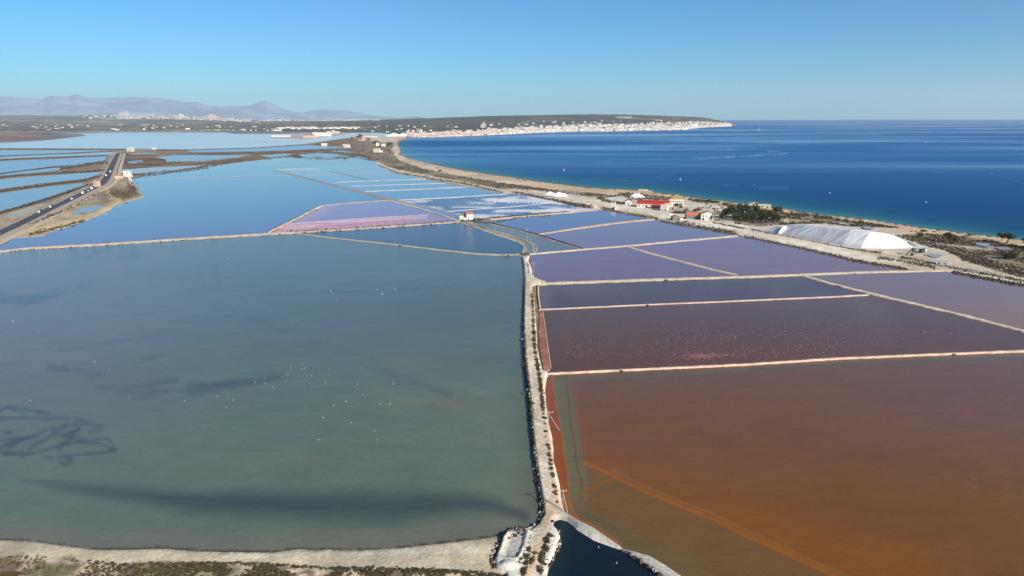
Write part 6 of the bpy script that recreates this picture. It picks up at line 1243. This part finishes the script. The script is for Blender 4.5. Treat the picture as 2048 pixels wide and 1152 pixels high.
ps = G(px, py, cz(px, py)); ps[:, 2] = np.maximum(cz(px, py) - .1, 1.25); s = nr.uniform(.16, 1.0, len(px)) ** 1.3 * np.interp(py, [600, 760, 1000], [.8, 1.1, 1.0])
scatter('rock_edging', ROCK, ps, np.stack([s, s * .8, s * .7], -1), nr.uniform(0, 6.28, len(px)), cols_of(len(px), [(196, 182, 164), (132, 112, 94), (84, 66, 56), (208, 198, 184), (96, 76, 64), (64, 52, 46), (74, 62, 52), (110, 90, 72)], .8), M['rock'])
# stones and clods scattered on the white banks, crust flakes adrift on the dark pan
px = nr.uniform(1040, 1130, 1400); py = nr.uniform(1035, 1200, 1400); mm = inside(px, py, CAUSE); px, py = px[mm], py[mm]; ps = G(px, py, 1.9); s = nr.uniform(.06, .2, len(px)); scatter('loose_stones', ROCK, ps, np.stack([s, s, s * .7], -1), s * 30, cols_of(len(px), [(200, 192, 176), (120, 108, 92)], .7), M['rock'])
px = nr.uniform(1130, 2048, 6500); py = nr.uniform(626, 735, 6500)
den = np.exp(-(((px - 1420) / 330) ** 2)) * sstep(626, 690, py) + .9 * np.exp(-((px - 1405) / 26) ** 2 - ((py - 712) / 5) ** 2); W = G(px, py, 1.42); den *= sstep(.4, .66, fbm(W[:, 0] * .03, W[:, 1] * .06, 3, 191))
mm = (nr.rand(len(px)) < den) & inside(px, py, P1_TOP + [(2048, 663), (2048, 700)] + OR_TOP[::-1][1:] + [(1097, 748)]); px, py = px[mm], py[mm]
ps = G(px, py, 1.42); s = nr.uniform(.08, .36, len(px)); flake = [(np.array([(1., 0, 0), (.4, .5, .06), (-.6, .4, .03), (-1, -.1, 0), (-.3, -.5, .05), (.6, -.4, .02)]), np.array([(0, 1, 2), (0, 2, 3), (0, 3, 4), (0, 4, 5)]))]
scatter('salt_flakes', flake, ps, np.stack([s * 1.6, s, s], -1), nr.normal(0, .25, len(px)), cols_of(len(px), [(196, 150, 146), (170, 120, 116), (214, 178, 172)], .8), M['salt'])
px = np.concatenate([nr.normal(1405, 20, 260), nr.normal(1430, 60, 120)]); py = np.concatenate([nr.normal(712, 3, 260), nr.normal(714, 6, 120)]); mm = py < 729; px, py = px[mm], py[mm]
ps = G(px, py, 1.425); s = nr.uniform(.15, .36, len(px)); scatter('salt_flakes', flake, ps, np.stack([s * 1.6, s, s], -1), nr.normal(0, .25, len(px)), cols_of(len(px), [(206, 152, 142), (190, 130, 120)], .8), M['salt'])

# small posts standing in the near pans
# ------------------------------------------------------------------ far trees, houses and the two towns
n = 15000; px = nr.uniform(-400, 1440, n); t = nr.rand(n) ** .8; lf = px < 760
p_ = loft(px, t); f = fbm(p_[:, 0] * .0012, p_[:, 1] * .0035, 4, 141); g2 = fbm(p_[:, 0] * .004, p_[:, 1] * .01, 3, 143)
keep = np.where(lf, (t > .08) * (f < .56) * (t < .8) * sstep(.35, .6, g2), (t > .12) * (f < .68) * .55) > nr.rand(n); px, t, p_ = px[keep], t[keep], p_[keep]
p_[:, 2] += loft_noise(px, t, p_) - .5; s = nr.uniform(5, 13, len(px)) * np.where(px < 760, 1.2, 1.0); hr = np.where(px < 760, .75, .45)
scatter('far_woodland', OCT, p_, np.stack([s * 1.5, s, s * hr], -1), nr.uniform(0, 3, len(px)), cols_of(len(px), [(58, 66, 52), (70, 76, 58), (50, 58, 50), (84, 84, 66)], .7), M['leaf'])
WALLC = [(232, 226, 214), (228, 212, 198), (244, 241, 236), (216, 198, 182), (224, 220, 212), (238, 232, 224)]
def block(name, p0, w_, d, h, yaw, col, roofc, style, label, cat, group):
    m = MB(); m.box(-w_/2, w_/2, -d/2, d/2, -4, h, col=col)
    if style == 0: m.box(-w_*.2, w_*.15, -d*.2, d*.2, h, h + 3, col=col * .95)
    elif style == 1: m.add([(-w_/2 - .5, -d/2 - .5, h), (w_/2 + .5, -d/2 - .5, h), (w_/2 + .5, d/2 + .5, h), (-w_/2 - .5, d/2 + .5, h), (-w_/2 - .5, 0, h + 3), (w_/2 + .5, 0, h + 3)], [(0, 1, 5, 4), (2, 3, 4, 5), (3, 0, 4), (1, 2, 5)], col=roofc)
    k = int(h // 3.2)
    for i in range(k):
        if style != 1: m.box(-w_*.46, w_*.46, -d/2 - .05, -d/2 + .02, 1.2 + 3.2 * i, 2.6 + 3.2 * i, col=col * .42)
    o = m.build(name, M['town']); o.location = tuple(p0); o.rotation_euler = (0, 0, yaw); return tag(o, label, cat, group)
ORC = C(190, 120, 88)
def town_pt(): 
    while True:
        x = rnd.uniform(815, 1462); lim = np.interp(x, [815, 900, 1000, 1100, 1200, 1300, 1400, 1452], [.2, .24, .3, .34, .36, .42, .5, .8]); t_ = rnd.random() ** 1.5 * lim + .012
        if rnd.random() < np.interp(t_ / lim, [0, .6, 1], [1, .8, .3]): return x, t_
stuffb = MB(); cnt = 0
for i in range(2600):
    x, t_ = town_pt() if i > 130 else (np.interp(i, [0, 130], [835, 1462]) + rnd.uniform(-2, 2), rnd.uniform(.006, .03)); p0 = loft(x, t_); p0 = p0 + np.array([0, 0, float(loft_noise(np.array([x]), np.array([t_]), p0[None])[0])])
    tall = np.interp(x, [815, 900, 1000, 1080, 1250, 1330, 1400, 1452], [8, 8, 10, 19, 17, 12, 10, 9]); front = t_ < .06; h = rnd.uniform(.55, 1.2) * (tall if front or rnd.random() < .25 else min(tall, 10)); w_ = rnd.uniform(13, 30) * (1.3 if front else 1); d = rnd.uniform(10, 16)
    col = C(*rnd.choice(WALLC), .8) * rnd.uniform(.75, 1.08); 
    if x < 1000: col = mix(col, C(226, 200, 182, .8), np.array(.35))
    if i < 300: block('town_building', p0, w_, d, h, rnd.uniform(-.3, .3), col, ORC, rnd.choice([0, 0, 2, 1] if h > 8 else [1, 2, 1]), 'pale block among the crowded buildings of the distant seaside town', 'building', 'buildings of the distant seaside town')
    else:
        a_ = rnd.uniform(-.3, .3); v, f_ = box_vf(-w_/2, w_/2, -d/2, d/2, -4, h); c_, s_ = math.cos(a_), math.sin(a_); v = [(p0[0] + x_ * c_ - y_ * s_, p0[1] + x_ * s_ + y_ * c_, p0[2] + z_) for x_, y_, z_ in v]; stuffb.add(v, f_, col=col)
        if rnd.random() < .35: v2 = [(q[0], q[1], q[2] + .3) for q in v[4:]]; stuffb.add(v2, [(0, 1, 2, 3)], col=ORC)
for x, t_, w_, h in [(966, .42, 45, 26), (968, .43, 22, 44), (1413, .35, 30, 20), (1425, .28, 40, 24), (1440, .3, 34, 20), (1012, .03, 42, 30), (978, .2, 40, 30), (1392, .05, 26, 10)]:
    block('tall_block', loft(x, t_), w_, 18, h, .1, C(216, 204, 176, .8), ORC, 0, 'taller pale tower block rising above the seaside town', 'tower block', 'taller blocks of the seaside town')
# whitewashed hillside rows and the far city
for i in range(620):
    x = rnd.choice([rnd.gauss(430, 70), rnd.uniform(180, 600), rnd.gauss(300, 60), rnd.uniform(590, 760)]); t_ = rnd.uniform(.8, .99) if x < 520 else rnd.uniform(.96, 1.0); p0 = loft(x, t_); w_ = rnd.uniform(25, 70); h = rnd.uniform(8, 34) if x < 600 else rnd.uniform(5, 14); v, f_ = box_vf(-w_/2, w_/2, -12, 12, -6, h)
    stuffb.add([(p0[0] + a_, p0[1] + b_, p0[2] + c_) for a_, b_, c_ in v], f_, col=C(238, 232, 226, .6) * rnd.uniform(.5, 1.1))
tag(stuffb.build('city_buildings', M['town']), kind='stuff')
for i in range(230):
    if i < 90: x = rnd.uniform(-60, 700); t_ = rnd.uniform(.12, .5)
    elif i < 150: x = rnd.choice([rnd.uniform(555, 620), rnd.uniform(630, 715)]); t_ = rnd.uniform(.33, .45)
    else: x = rnd.uniform(690, 1330); t_ = rnd.uniform(.3, .62) if x > 1000 else rnd.uniform(.12, .6)
    big = i < 90 and rnd.random() < .2 or 90 <= i < 150; p0 = loft(x, t_); p0 = p0 + np.array([0, 0, float(loft_noise(np.array([x]), np.array([t_]), p0[None])[0])])
    grp, lab = [('white villas in the far hillside rows', 'white villa in the bright rows of houses on the far plain'), ('scattered far country houses', 'small pale country house among the dark trees of the far plain or cape')][0 if 90 <= i < 150 else 1]
    block('country_house', p0, rnd.uniform(35, 80) if big else rnd.uniform(12, 30), 14, rnd.uniform(9, 14) if big else rnd.uniform(6, 9), rnd.uniform(-.4, .4), C(*rnd.choice(WALLC[:3]), .85), C(200, 165, 140), 1 if rnd.random() < .5 else 2, lab, 'house', grp)
